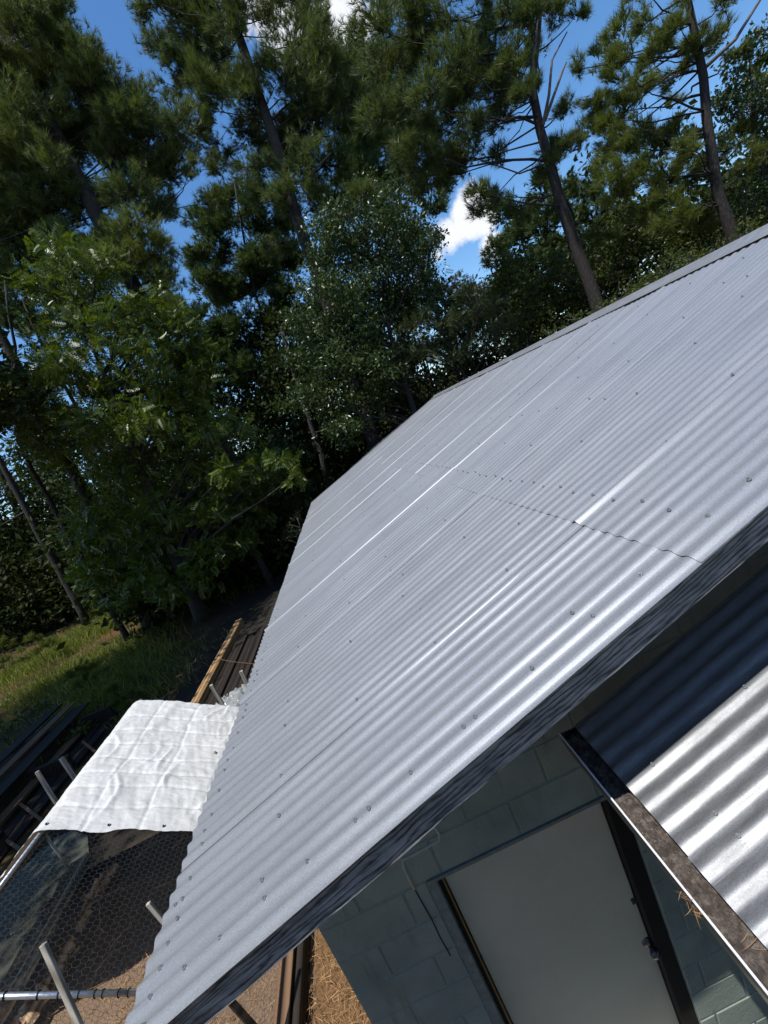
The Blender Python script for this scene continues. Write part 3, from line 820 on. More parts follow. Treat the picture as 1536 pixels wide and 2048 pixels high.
def tarp():
    n_u, n_v = 270, 150
    L1 = 1.85   # down the right slope
    us = np.linspace(-2.45, 1.55, n_u); vs = np.linspace(3.47, 5.34, n_v)
    U, V = np.meshgrid(us, vs)
    ca, sa = 1/math.hypot(1, SLP), SLP/math.hypot(1, SLP)
    X = RGX + U*ca
    def ridged(x, y, s): return 1-np.abs(fbm(x, y, s))*1.6
    hN = .045 + .008*fbm(U*2, V*2, 1.6) + .010*ridged(U*.9+.25*fbm(U, V, 2), V*1.1-.4*U+.2*fbm(V, U, 2), 2.6) + .008*ridged(U+.3*fbm(U, V, 3), V*.7+.3*fbm(V, U, 3), 5.5) + .006*ridged(U*1.2+2, V*.6+5, 13)
    hN += .0045*ridged(U*.7+.2*fbm(U*2, V*2, 3)+4, V*2.2, 16) + .0025*fbm(U, V*2.0, 34)
    for vf in (3.72, 3.95, 4.12, 4.32, 4.55, 4.78, 5.02): hN -= .013*np.exp(-((V-vf-.012*np.sin(U*5+vf*9))/.012)**2)
    for k_ in range(16):
        a_, c_ = CRG.uniform(.1, 1.3), CRG.uniform(3.5, 5.3); th = CRG.normal(1.2, .5); l_ = CRG.uniform(.1, .4)
        du, dv = U-a_, V-c_; p_ = du*math.cos(th)+dv*math.sin(th); q_ = -du*math.sin(th)+dv*math.cos(th)+.06*np.sin(p_*9+k_)
        hN += CRG.uniform(.008, .022)*np.exp(-(q_/.022)**2 - (p_/l_)**2)
    for uf in (.34, .80, 1.3): hN -= .012*np.exp(-((U-uf-.015*np.sin(V*6))/.013)**2)
    hN += .022*np.exp(-((U-.25-.25*(V-4.2))/.05)**2)*np.clip(V-4.1, 0, .6) 
    Z = RGZ - np.sqrt((U*sa)**2 + .0009) + hN - .004
    Y = V + .012*np.sin(U*5)*np.clip((V-4.4)/.9, -1, 1)
    Y = Y - np.clip(1-(V-3.47)/.3, 0, 1)*.012*np.cos(U*2*math.pi/.5)
    P = np.stack([X.ravel(), Y.ravel(), Z.ravel()], 1)
    i = np.arange(n_v-1)[:, None]*n_u + np.arange(n_u-1)[None]
    Fq = np.stack([i, i+1, i+n_u+1, i+n_u], -1).reshape(-1, 4)
    root = empty('tarp', (RGX, 4.4, RGZ), 'crinkled white tarp with eyelets stretched over the pen roof', 'tarp')
    PI_ = Matrix.Translation(root.location).inverted()
    me = np_mesh('sheet', P, Fq, True)
    o = link('sheet', me, MT['tarp'], root); o.matrix_parent_inverse = PI_
    for u in (.05, .55, 1.02):
        mb = MB()
        c = P[np.argmin((P[:, 0]-RGX-u*ca)**2 + (P[:, 1]-3.52)**2)] + np.array([sa, 0, ca])*.004; e1 = np.array([ca, 0, -sa]); e2 = np.array([0, 1, 0])
        v_, f_ = tube_arrays([c+.0095*(math.cos(t)*e1+math.sin(t)*e2) for t in np.linspace(0, 2*math.pi, 13)], .0045, 5)
        mb.add(v_, f_); mb.add([c+.008*(math.cos(t)*e1+math.sin(t)*e2) for t in np.linspace(0, 2*math.pi, 9)[:-1]], [tuple(range(8))])
        child(mb, 'eyelet', MT['oldmetal'], root)
tarp()

def stake(px0, py0, Y0, px1, py1, Y1, w, label, mat='greywood', ext=1.0, h=None):
    a = at(px0, py0, Y0); b = at(px1, py1, Y1); d = b-a
    b = a + d/abs(d[2])*(a[2]+.15) if d[2] < 0 else b
    mb = MB(); mb.bar(a, b, w, h or w*.75, (0, 1, 0))
    o = mb.build('stake', MT[mat], None, bevel=.003)
    # origin at its foot
    foot = Vector(tuple(b)); o.data.transform(Matrix.Translation(-foot)); o.location = foot
    tag(o, label, 'stake', 'wooden stakes standing round the pen')
    return o
stake(86, 1888, 2.30, 156, 2044, 2.18, .035, 'pale square stake leaning across the front rail of the pen')
stake(296, 1806, 2.62, 352, 1872, 2.60, .032, 'short pale stake poking through the netting at the roof edge below the tarp')
stake(428, 1504, 4.45, 448, 1532, 4.44, .034, 'pale stake tip poking up through the tarp by the roof edge')
stake(122, 1516, 6.7, 156, 1566, 6.7, .058, 'bright topped stake behind the upper left edge of the tarp')
stake(74, 1543, 6.3, 118, 1615, 6.27, .052, 'tall grey stake beside the lower left edge of the tarp')
stake(422, 1370, 6.6, 446, 1410, 6.6, .055, 'white topped stake behind the far edge of the tarp by the long timber')
stake(482, 1342, 6.9, 500, 1380, 6.9, .06, 'pale stake at the roof edge beside the crumpled clear plastic')

# stack of long timbers behind the tarp
stack = empty('timber_stack', (-3.8, 9.8, 0), 'long stack of dark boards edged with one pale timber behind the tarp', 'timber stack')
mb = MB(); mb.box((-4.47, 7.2, .40), (-4.27, 11.95, .56)); child(mb, 'long_timber', MT['beamwood'], stack, bevel=.006)
for i in range(7):
    x = -4.22+i*.165
    mb = MB(); dz = rj.uniform(-.03, .03); mb.box((x, 7.0+rj.uniform(0, .3), .34+dz), (x+.15, 10.7+rj.uniform(-.4, .2), .42+dz)); child(mb, 'board', MT['darkwood'], stack, bevel=.004)
for i in range(7):
    x = -4.40+i*.185
    mb = MB(); mb.box((x, 7.0, .06), (x+.17, 10.9, .28)); child(mb, 'board', MT['darkwood'], stack, bevel=.004)
for y in (7.8, 9.4, 11.0):
    mb = MB(); mb.box((-4.45, y-.045, -.06), (-3.05, y+.045, .055)); child(mb, 'bearer', MT['darkwood'], stack)
mb = MB()
sy = atz(415, 1335, .56)[1]
for a, b in (((-4.475, sy, .1), (-4.475, sy, .565)), ((-4.475, sy, .565), (-4.26, sy+.12, .568)), ((-4.26, sy+.12, .568), (-3.85, sy-.25, .52)), ((-3.85, sy-.25, .52), (-3.1, sy-.9, .47))):
    mb.bar(a, b, .022, .003, (0, 1, .2) if a[2] > .5 else (1, 0, 0))
child(mb, 'strap', MT['beamwood'], stack)

def plastic_mat():
    t = NT('clear_plastic')
    t.set(Base_Color=(.55, .58, .58), Roughness=.12)
    tr = t.node('ShaderNodeBsdfTransparent'); tr.inputs[0].default_value = (.9, .92, .92, 1)
    ms = t.node('ShaderNodeMixShader'); ms.inputs[0].default_value = .55
    t.l.new(t.b.outputs[0], ms.inputs[1]); t.l.new(tr.outputs[0], ms.inputs[2]); t.l.new(ms.outputs[0], t.out.inputs[0])
    return t.m
MT['plastic'] = plastic_mat()
def crumple():
    c = atz(462, 1385, .62); n = 34
    u = np.linspace(-1, 1, n); U, V = np.meshgrid(u, u)
    r = np.clip(1-(U**2+V**2)*.5, 0, 1)
    Z = .26*r*(.6+.5*np.abs(fbm(U*3, V*3, 1.3))) + .10*np.abs(fbm(U*3+5, V*3, 1.9)) + .05*np.abs(fbm(U*5, V*5+3, 3.1)) + RNG.normal(0, .012, U.shape)
    P = np.stack([c[0]+.42*U.ravel(), c[1]+.5*V.ravel(), (.28+Z).ravel()], 1)
    i = np.arange(n-1)[:, None]*n + np.arange(n-1)[None]
    F = np.stack([i, i+1, i+n+1, i+n], -1).reshape(-1, 4)
    o = link('plastic_wrap', np_mesh('plastic_wrap', P, F, False), MT['plastic'])
    tag(o, 'crumpled shiny clear plastic wrap heaped on the dark boards behind the tarp', 'plastic wrap')
crumple()

# second stack, dark old boards to the left
old = empty('old_board_pile', (-8.4, 9.2, 0), 'low pile of dark old boards on the ground at the left edge', 'board pile')
for i in range(9):
    x = -10.0+i*.28
    mb = MB(); t = rj.uniform(-.02, .02); z = .38+rj.uniform(-.05, .05) - (.05*i if i > 5 else 0)
    mb.box((x, 6.2+rj.uniform(0, .3), z), (x+.24, 11.5-.12*i+rj.uniform(-.2, .2), z+.05)); child(mb, 'board', MT['darkwood'] if i not in (3, 6) else MT['brownwood'], old, bevel=.004)
for y in (6.8, 8.6, 10.3):
    mb = MB(); mb.box((-10.0, y-.05, -.1), (-7.5, y+.05, .32)); child(mb, 'bearer', MT['darkwood'], old)
frame = empty('broken_pallet', (-6.8, 7.8, 0), 'thin battens of a broken pallet lying in shade left of the tarp', 'pallet')
def gbar(px0, py0, px1, py1, z, w=.045, h=.03):
    mb = MB(); mb.bar(atz(px0, py0, z), atz(px1, py1, z), w, h); child(mb, 'batten', MT['brownwood'], frame)
gbar(142, 1522, 172, 1491, .12); gbar(165, 1483, 205, 1515, .15); gbar(15, 1680, 52, 1632, .12); gbar(0, 1672, 60, 1712, .15); gbar(40, 1608, 110, 1660, .14)

# in the pen: plastic sheet, rotten log, twigs
pts = [(175, 1672), (178, 1712), (165, 1752), (140, 1800), (112, 1856), (90, 1905), (40, 1985), (-60, 2060), (-120, 1960), (-40, 1820), (40, 1740), (110, 1676), (145, 1660)]
P = [tuple(atz(x, y, .16+.05*math.sin(i*1.7))) for i, (x, y) in enumerate(pts)]
cc = tuple(np.mean(np.array(P), 0)+np.array([0, 0, .06]))
mb = MB(); mb.add(P+[cc], [(i, (i+1) % len(P), len(P)) for i in range(len(P))])
t = NT('clouded_plastic'); t.set(Base_Color=(.13, .14, .105), Roughness=.8)
tr = t.node('ShaderNodeBsdfTransparent'); ms = t.node('ShaderNodeMixShader'); ms.inputs[0].default_value = .5
t.l.new(t.b.outputs[0], ms.inputs[1]); t.l.new(tr.outputs[0], ms.inputs[2]); t.l.new(ms.outputs[0], t.out.inputs[0])
o = mb.build('plastic_sheet', t.m); tag(o, 'clouded grey plastic sheet with a rounded edge lying inside the pen', 'plastic sheet')
mb = MB(); mb.bar(atz(174, 1706, .25), atz(18, 1984, .25), .03, .02); o = mb.build('batten', MT['greywood']); tag(o, 'long thin pale batten lying on the plastic sheet in the pen', 'batten')
mb = MB(); mb.bar(atz(120, 1830, .26), atz(30, 1990, .24), .025, .02); o = mb.build('batten', MT['greywood']); tag(o, 'shorter thin batten lying along the edge of the plastic sheet nearer the log', 'batten')
def rotten_log():
    root = empty('rotten_log', tuple(atz(175, 1850, .05)), 'long split rotten log breaking into slabs on the floor of the pen', 'log')
    def slab(p, q, w, h, z):
        a = atz(*p, z); e = atz(*q, z+.02); d = e-a; L = np.linalg.norm(d); d /= L; s = np.array([-d[1], d[0], 0]); s /= np.linalg.norm(s)
        n = 9; top, bot = [], []
        mb = MB(); rings = []
        for i, t in enumerate(np.linspace(0, 1, n)):
            ww = w*(.75+.35*math.sin(i*1.9+L*7)) * (.35 if i in (0, n-1) else 1); sh_ = s*rj.gauss(0, .012)
            c = a+d*L*t+sh_; hh = h*rj.uniform(.6, 1.2)
            rings.append([c-s*ww/2, c-s*ww*.2+np.array([0, 0, hh]), c+s*ww*.15+np.array([0, 0, hh*rj.uniform(.5, 1)]), c+s*ww/2*rj.uniform(.8, 1.2), c-np.array([0, 0, .03])])
        v = [p_ for r in rings for p_ in r]
        f = [(i*5+k, i*5+(k+1) % 5, (i+1)*5+(k+1) % 5, (i+1)*5+k) for i in range(n-1) for k in range(5)] + [(4, 3, 2, 1, 0), tuple((n-1)*5+k for k in range(5))]
        mb.add(v, f); child(mb, 'log_slab', MT['log'], root)
    for p, q, w, h in (((238, 1732), (205, 1772), .11, .06), ((212, 1760), (176, 1812), .10, .08), ((200, 1780), (196, 1800), .05, .05), ((180, 1812), (160, 1862), .10, .06), ((150, 1885), (112, 1962), .12, .09), ((128, 1890), (100, 1950), .09, .06), ((105, 1965), (50, 2062), .14, .08), ((85, 1985), (30, 2060), .08, .06)):
        slab(p, q, w*1.5, h*1.6, .05)
rotten_log()
def twig(px0, py0, px1, py1, z, r, label, forks=3):
    a = atz(px0, py0, z); b = atz(px1, py1, z+.06)
    mb = MB(); n = 7
    main = [a+(b-a)*s+np.array([rj.gauss(0, .015), rj.gauss(0, .015), .05*math.sin(s*3)]) for s in np.linspace(0, 1, n)]
    r = r*1.5; mb.tube(main, list(np.linspace(r, r*.4, n)), 5)
    for k in range(forks):
        p = main[rj.randint(1, n-2)]; d = (b-a)*rj.uniform(.25, .5); ang = rj.choice((-1, 1))*rj.uniform(.4, .9)
        d = np.array([d[0]*math.cos(ang)-d[1]*math.sin(ang), d[0]*math.sin(ang)+d[1]*math.cos(ang), rj.uniform(0, .12)])
        mb.tube([p, p+d*.5+np.array([0, 0, .02]), p+d], [r*.55, r*.4, r*.2], 4)
    o = mb.build('twig', MT['twig'], smooth=True); tag(o, label, 'twig', 'twigs on the pen floor')
twig(222, 1900, 268, 1852, .05, .008, 'forked bare twig lying alone near the front rail of the pen')
twig(190, 1950, 250, 1890, .04, .005, 'thin straight twig just above the front rail of the pen', 1)
twig(168, 1820, 270, 1770, .12, .008, 'long branching twig lying across the rotten log', 5)
twig(205, 1870, 208, 1780, .10, .006, 'upright thin twig right of the rotten log', 2)
twig(262, 1730, 345, 1668, .10, .009, 'bushy brown twig under the front edge of the tarp', 6)
twig(345, 1700, 385, 1672, .12, .008, 'brown twig bundle under the tarp at the roof edge', 6)
twig(300, 1790, 350, 1765, .10, .006, 'short twig below the tarp near the roof edge', 3)
twig(20, 1870, 130, 1800, .3, .006, 'curved pale twig lying across the plastic sheet', 3)

# edging timbers, concrete block and prop stick by the house corner
def bary(x0_, x1_, ya, yb, z0_, z1_, nm, mat, label, cat, group=None):
    mb = MB(); c = Vector(((x0_+x1_)/2, (ya+yb)/2, z0_)); mb.box((x0_-c.x, ya-c.y, 0), (x1_-c.x, yb-c.y, z1_-z0_))
    o = mb.build(nm, MT[mat], None, bevel=.004); o.location = c; return tag(o, label, cat, group)
ta = atz(596, 1882, .12); tb_ = atz(562, 2048, .12)
bary(-2.18, -2.045, 1.2, 3.6, -.06, .13, 'edging_timber', 'brownwood', 'brown edging timber on the ground, the wider left one below the roof edge', 'timber', 'edging timbers')
bary(-2.015, -1.955, 2.62, 3.9, -.06, .12, 'edging_timber', 'darkwood', 'narrow dark edging timber beside the pine straw right of the wider one', 'timber', 'edging timbers')
bary(-2.03, -1.955, 2.25, 2.60, -.06, .14, 'concrete_piece', 'pale_concrete', 'pale concrete piece set between edging timbers and pine straw', 'concrete block')
mb = MB(); mb.bar(at(452, 1992, 1.9), at(520, 2068, 1.85), .03, .03); o = mb.build('prop_stick', MT['darkwood']); tag(o, 'dark slanting prop stick below the near roof corner', 'stick')
# ------------------------------------------------------------------ pine straw and grass
S_ = []
for k in range(34):
    x, y = rj.uniform(-1.93, -.95), rj.uniform(1.6, 4.6)
    S_.append(needles(110, (x, y, .0), (.14, .16, .012), .10, .0016, RNG, .18))
o = needle_obj('pine_straw', S_, MT['straw']); tag(o, 'tan pine straw mulch strip against the block wall', 'pine straw', None, 'stuff')
S_ = []
for k in range(30):
    x, y = rj.uniform(-5.2, -2.2), rj.uniform(1.8, 5.2)
    S_.append(needles(90, (x, y, .0), (.25, .25, .012), .13, .0018, RNG, .18))
o = needle_obj('straw_litter', S_, MT['straw']); tag(o, 'scattered straw litter on the bare dirt of the pen', 'straw', None, 'stuff')
# ------------------------------------------------------------------ trees
def frames(axes, rng):
    a = axes/np.linalg.norm(axes, axis=1)[:, None]
    r = rng.normal(0, 1, a.shape); b = np.cross(a, r); b /= np.linalg.norm(b, axis=1)[:, None]
    return a, b, np.cross(a, b)
def stamp(tmpl, F, pos, axes, scale, rng):
    a, b, c = frames(axes, rng)
    s = scale[:, None, None]
    V = pos[:, None, :] + s*(tmpl[None, :, 0:1]*a[:, None, :] + tmpl[None, :, 1:2]*b[:, None, :] + tmpl[None, :, 2:3]*c[:, None, :])
    n = len(tmpl)
    FF = (np.arange(len(pos))[:, None, None]*n + F[None]).reshape(-1, F.shape[1])
    return V.reshape(-1, 3), FF
def needle_tmpl(k, w, rng, spread=.95):
    V, F = [], []
    for i in range(k):
        th = rng.uniform(.15, spread); ph = 2*math.pi*i/k + rng.uniform(-.4, .4)
        d = np.array([math.cos(th), math.sin(th)*math.cos(ph), math.sin(th)*math.sin(ph)])
        s = np.cross(d, rng.normal(0, 1, 3)); s /= np.linalg.norm(s)
        st = np.array([rng.uniform(-.35, .1), 0, 0]); L = rng.uniform(.75, 1.1)
        b = len(V); V += [st-s*w, st+s*w, st+d*L]; F.append((b, b+1, b+2))
    return np.array(V), np.array(F)
def leaf_tmpl(w=.26, fold=.06):
    # one leaf along x, two triangles folded on the midrib
    return np.array([[0, 0, 0], [.5, w, fold], [1, 0, -.04], [.5, -w, fold]]), np.array([[0, 1, 2], [0, 2, 3]])
def compound_tmpl(pairs, leaflet, w, droop=.35):
    V, F = [], []
    for i in range(pairs):
        t = (i+.8)/pairs; x = t; z = -droop*t*t
        for s in (1, -1):
            L = leaflet*(1-.35*abs(t-.5)); d = np.array([.45, s*.85, -.32]); d /= np.linalg.norm(d); q = np.array([-d[1], d[0], 0]); q /= np.linalg.norm(q)
            o = np.array([x, 0, z]); b = len(V)
            V += [o, o+d*L*.5+q*w, o+d*L, o+d*L*.5-q*w]; F += [(b, b+1, b+2), (b, b+2, b+3)]
    return np.array(V), np.array(F)
TR = np.random.default_rng(5)
NEED = [needle_tmpl(17, .026, TR) for _ in range(4)]
NEEDF = [needle_tmpl(11, .050, TR) for _ in range(3)]
LEAF = leaf_tmpl(); LEAFN = leaf_tmpl(.18, .05)
PECAN = compound_tmpl(6, .42, .075)
MIMO = compound_tmpl(9, .34, .035, .25)

class Tree:
    def __init__(s, name, base, label, cat='tree', group=None):
        s.root = empty(name, tuple(base), label, cat, group); s.base = np.array(base, float)
        s.wood = MB(); s.V = []; s.F = []; s.k = 0
    def leaves(s, V, F):
        s.V.append(V); s.F.append(F+s.k); s.k += len(V)
    def limb(s, a, b, r0, r1, n=6, sag=.0, side=6, wob=.04):
        a = np.array(a, float); b = np.array(b, float); L = np.linalg.norm(b-a)
        t = np.linspace(0, 1, n)[:, None]
        P = a+(b-a)*t + np.array([0, 0, 1])*sag*L*np.sin(t*math.pi)
        P[1:-1] += TR.normal(0, wob*L/n, (n-2, 3))
        s.wood.tube(P, list(np.linspace(r0, r1, n)), side, False); return P
    def finish(s, leafmat, barkmat='bark'):
        inv = Matrix.Translation(tuple(-s.base))
        o = s.wood.build('trunk', MT[barkmat], None, smooth=True); o.data.transform(inv); o.parent = s.root
        if s.V:
            V = np.concatenate(s.V)-s.base; F = np.concatenate(s.F)
            c = link('crown', np_mesh('crown', V, F), MT[leafmat], s.root); c['kind'] = 'stuff'
        return s.root

def clump_pine(T, c, r, src=None, dens=1.0, flat=.6, need=NEED, nl=.24, wood=True, droop=0.0):
    """branchlets fanning out of a limb tip, tufts along their outer part"""
    c = np.array(c, float)
    nb = max(5, int(11*dens*min(1.4, r)))
    D = TR.normal(0, 1, (nb, 3)); D /= np.linalg.norm(D, axis=1)[:, None]
    D[:, 2] = D[:, 2]*flat + .12 - droop
    if src is not None:
        out = c-np.array(src); out /= np.linalg.norm(out)+1e-6; D = D*.85 + out*.35
    ends = c + D*r*TR.uniform(.7, 1.15, (nb, 1))
    if wood:
        for e in ends: T.limb(c-(e-c)*.1, e, .016, .006, 3, .03, 3, 0.05)
    m = max(24, int(240*dens*r*r))
    i = TR.integers(0, nb, m); t = TR.uniform(.3, 1.0, m)[:, None]**.7
    pos = c + (ends[i]-c)*t + TR.normal(0, .15*r, (m, 3))
    ax = (ends[i]-c)/np.linalg.norm(ends[i]-c, axis=1)[:, None]*.7 + TR.normal(0, .35, (m, 3)) + np.array([0, 0, .45-droop])
    sc = nl*TR.uniform(.75, 1.2, m)
    for q, (tv, tf) in enumerate(need):
        sel = np.arange(m) % len(need) == q
        if sel.any(): T.leaves(*stamp(tv, tf, pos[sel], ax[sel], sc[sel], TR))
def clump_leaf(T, c, r, n=330, size=.12, flat=.8, tmpl=LEAF, hang=.35, wood=True, shell=.5):
    c = np.array(c, float)
    nb = 9
    D = TR.normal(0, 1, (nb, 3)); D /= np.linalg.norm(D, axis=1)[:, None]; D[:, 2] = D[:, 2]*flat+.1
    ends = c + D*r*TR.uniform(.6, 1.1, (nb, 1))
    if wood:
        for e in ends[:5]: T.limb(c, e, .014, .005, 3, .0, 3)
    m = int(n*r*r)
    m = max(m, 12)
    i = TR.integers(0, nb, m); t = TR.uniform(shell, 1.05, m)[:, None]
    pos = c + (ends[i]-c)*t + TR.normal(0, .24*r, (m, 3))*np.array([1, 1, flat])
    ax = TR.normal(0, 1, (m, 3)) + (pos-c)/r*.6; ax[:, 2] -= hang
    T.leaves(*stamp(tmpl[0], tmpl[1], pos, ax, size*TR.uniform(.6, 1.3, m), TR))
def trunk_line(T, pts, r0, r1, n=14, side=12):
    pts = np.array(pts, float); d = np.concatenate([[0], np.cumsum(np.linalg.norm(np.diff(pts, axis=0), axis=1))]); d /= d[-1]
    t = np.linspace(0, 1, n); P = np.stack([np.interp(t, d, pts[:, k]) for k in range(3)], 1)
    P[1:-1] += TR.normal(0, .02, (n-2, 3))
    R = r0 + (r1-r0)*t; R[0] *= 1.25
    T.wood.tube(P, list(R), side, True)
    return P
def nearest_attach(P, c, drop):
    """point of the trunk from which the limb to a clump would leave"""
    h = c[2]-drop*np.hypot(c[0]-np.interp(c[2], P[:, 2], P[:, 0]), c[1]-np.interp(c[2], P[:, 2], P[:, 1]))
    h = min(max(h, P[2, 2]), P[-1, 2])
    return np.array([np.interp(h, P[:, 2], P[:, 0]), np.interp(h, P[:, 2], P[:, 1]), h])
def hero_pine(name, label, pts, r0, r1, Y, clumps, mat='pine', extra=0, spread=1.6, drop=.35, dens=1.0, group=None, back=1.0, need=NEED, nl=.24, bark='bark'):
    base = np.array(pts[0], float)
    T = Tree(name, base, label, 'pine tree', group)
    P = trunk_line(T, pts, r0, r1)
    for (px, py, rp) in clumps:
        dY = TR.uniform(-.8, 1.2)*back
        c = at(px, py, Y+dY); dist = abs((c-CAM) @ _f); r = rp/FOC*dist*1.08
        s = nearest_attach(P, c, drop)
        L = np.linalg.norm(c-s)
        if L < 2.2 or TR.random() < .5: T.limb(s, c, min(.014+.008*L, r1*.5+.012), .009, 6, -.05, 5, .16)
        clump_pine(T, c, r, s, dens, need=need, nl=nl)
        if TR.random() < extra:
            c2 = c + np.array([TR.normal(0, .6), TR.uniform(.8, spread+1), TR.normal(0, .5)]); T.limb(s, c2, .03, .01, 5, 0, 4, .16); clump_pine(T, c2, r, s, dens*.8, need=need, nl=nl)
    return T, P

# the tall pine on the left, its limbs reaching over the gap of sky
A_cl = [(20,40,80),(95,60,70),(60,160,75),(135,150,60),(180,165,62),(225,205,62),(255,252,62),(300,250,55),(350,256,48),(392,258,34),(160,260,70),(225,320,62),(290,330,50),(335,340,42),(380,340,22),(100,260,65),(35,350,70),(110,350,55),(165,400,62),(250,400,55),(70,440,70),(305,420,45),(200,500,50),(285,545,50),(330,645,36),(15,220,70),(-40,120,80),(-50,300,80)]
T, P = hero_pine('tall_pine', 'thick trunked tall pine at the left, one long limb reaching into the blue gap', [(-4.75, 18.8, -.2), (-4.45, 18.8, 1.5), (-4.2, 18.8, 4.0), (-4.45, 18.8, 8), (-4.75, 18.8, 15.6), (-4.9, 18.8, 23), (-5, 18.8, 28)], .42, .16, 18.8, A_cl, 'pine', .8, nl=.31)
T.finish('pine')
T = Tree('pine_sapling_crown', at(250, 560, 16.5)*np.array([1, 1, 0])+np.array([0, 0, -.1]), 'bright sunlit young pine top above the pecan leaves', 'pine tree')
P = trunk_line(T, [tuple(T.base), tuple(at(268, 640, 16.5)), tuple(at(258, 480, 16.5))], .13, .03)
for px, py, rp in [(250,482,55),(225,500,40),(290,470,40),(275,520,50),(310,510,38),(235,535,45),(300,560,40),(345,630,34),(320,620,36),(262,450,32)]:
    c = at(px, py, 16.5+TR.uniform(-.5, .6)); s = nearest_attach(P, c, .3); T.limb(s, c, .03, .012, 4, 0, 4); clump_pine(T, c, rp/FOC*16.5, s, 1.2)
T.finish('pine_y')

# the second pine, left of the middle
C_cl = [(350,30,55),(300,8,38),(405,60,55),(440,30,55),(340,90,36),(362,130,32),(395,150,45),(430,110,55),(420,185,52),(480,65,62),(540,30,55),(590,100,62),(560,155,62),(640,105,55),(620,60,45),(690,130,52),(650,185,62),(600,205,62),(705,200,55),(742,150,50),(520,205,55),(480,175,45),(500,250,45),(560,270,55),(622,262,55),(682,272,55),(732,262,55),(600,330,52),(662,332,45),(540,330,36),(522,390,36),(572,400,42),(622,400,36),(400,212,28),(426,236,22),(450,-40,70),(560,-50,70),(370,-40,60),(600,-20,55)]
T, P = hero_pine('tall_pine', 'tall pine left of the middle with drooping boughs below the white cloud', [at(655, 640, 20)*np.array([1, 1, 0])+np.array([-.3, 0, -.2]), at(640, 560, 20), at(590, 425, 20), at(550, 280, 20), at(500, 135, 20), at(450, 0, 20), at(430, -120, 20)], .36, .15, 20, C_cl, 'pine', .8, 1.6, nl=.31)
for a, b, r in (((1150//2, 760//2), (1325//2, 610//2), .07), ((1080//2, 230//2), (1040//2, 180//2), .06)):
    d = MB(); pa = at(a[0]+30, a[1], 20); pb = at(b[0], b[1], 19.5); d.tube([pa, (pa+pb)/2+np.array([0, 0, .1]), pb], [r, r*.8, r*.3], 6)
    o = d.build('dead_limb', MT['dead'], None, smooth=True); o.data.transform(Matrix.Translation(tuple(-T.base))); o.parent = T.root
T.finish('pine')

# the pine right of the middle with the dead snags
D_cl = [(760,60,60),(820,40,60),(890,30,62),(960,40,55),(1020,30,55),(1062,55,45),(1110,20,46),(1152,30,26),(780,130,55),(850,122,62),(920,132,62),(980,122,55),(1030,132,46),(860,192,55),(930,192,62),(1000,192,55),(1060,190,34),(820,212,52),(762,232,45),(880,262,45),(950,252,45),(1010,232,36),(870,322,45),(930,332,36),(830,300,45),(962,384,32),(988,394,26),(1100,330,36),(1132,218,32),(1182,232,32),(1130,300,36),(820,-30,60),(920,-40,60),(1020,-40,60),(1100,-40,50)]
T, P = hero_pine('tall_pine', 'straight dark trunked pine behind the ridge with two bare dead snags beside its crown', [(10.35, 14, -.2), at(1190, 600, 14), at(1130, 430, 14), at(1085, 280, 14), at(1064, 200, 14), at(1068, 130, 14), at(1080, 0, 14), at(1078, -110, 14)], .27, .07, 14, D_cl, 'pine', .75, 1.2, dens=1.25, nl=.27)
for pts in ([(1086,250),(1098,190),(1104,120),(1134,64)], [(1090,240),(1108,190),(1126,140),(1133,124)], [(1070,200),(1066,120),(1078,20)]):
    d = MB(); q = [at(x, y, 13.8) for x, y in pts]; d.tube(q, list(np.linspace(.055, .02, len(q))), 6)
    o = d.build('dead_limb', MT['dead'], None, smooth=True); o.data.transform(Matrix.Translation(tuple(-T.base))); o.parent = T.root
T.finish('pine')

# the open crowned pine at the right
E_cl = [(1240,60,30),(1262,112,34),(1302,40,34),(1332,72,34),(1312,122,34),(1362,58,30),(1402,92,34),(1442,70,34),(1462,112,26),(1352,152,34),(1282,172,34),(1242,162,30),(1222,130,26),(1252,222,40),(1292,262,44),(1242,292,40),(1332,282,44),(1292,342,52),(1342,362,44),(1382,302,36),(1332,402,36),(1362,440,44),(1452,302,36),(1500,330,36),(1482,272,36),(1300,420,40),(1240,350,40),(1400,360,40),(1290,-20,40),(1380,-20,40),(1450,0,36),(1420,420,34)]
T, P = hero_pine('tall_pine', 'open airy yellow green pine at the right with its trunk rising behind the ridge cap', [(13.3, 12, -.2), at(1465, 470, 12), at(1440, 400, 12), at(1410, 200, 12), at(1375, 0, 12), at(1360, -90, 12)], .23, .07, 12, E_cl, 'pine_y', .7, 1.0, dens=1.5)
d = MB(); q = [at(x, y, 12.1) for x, y in ((1405, 140), (1470, 80), (1520, 0), (1535, -40))]; d.tube(q, list(np.linspace(.06, .02, 4)), 6)
o = d.build('dead_limb', MT['dead'], None, smooth=True); o.data.transform(Matrix.Translation(tuple(-T.base))); o.parent = T.root
T.finish('pine_y')

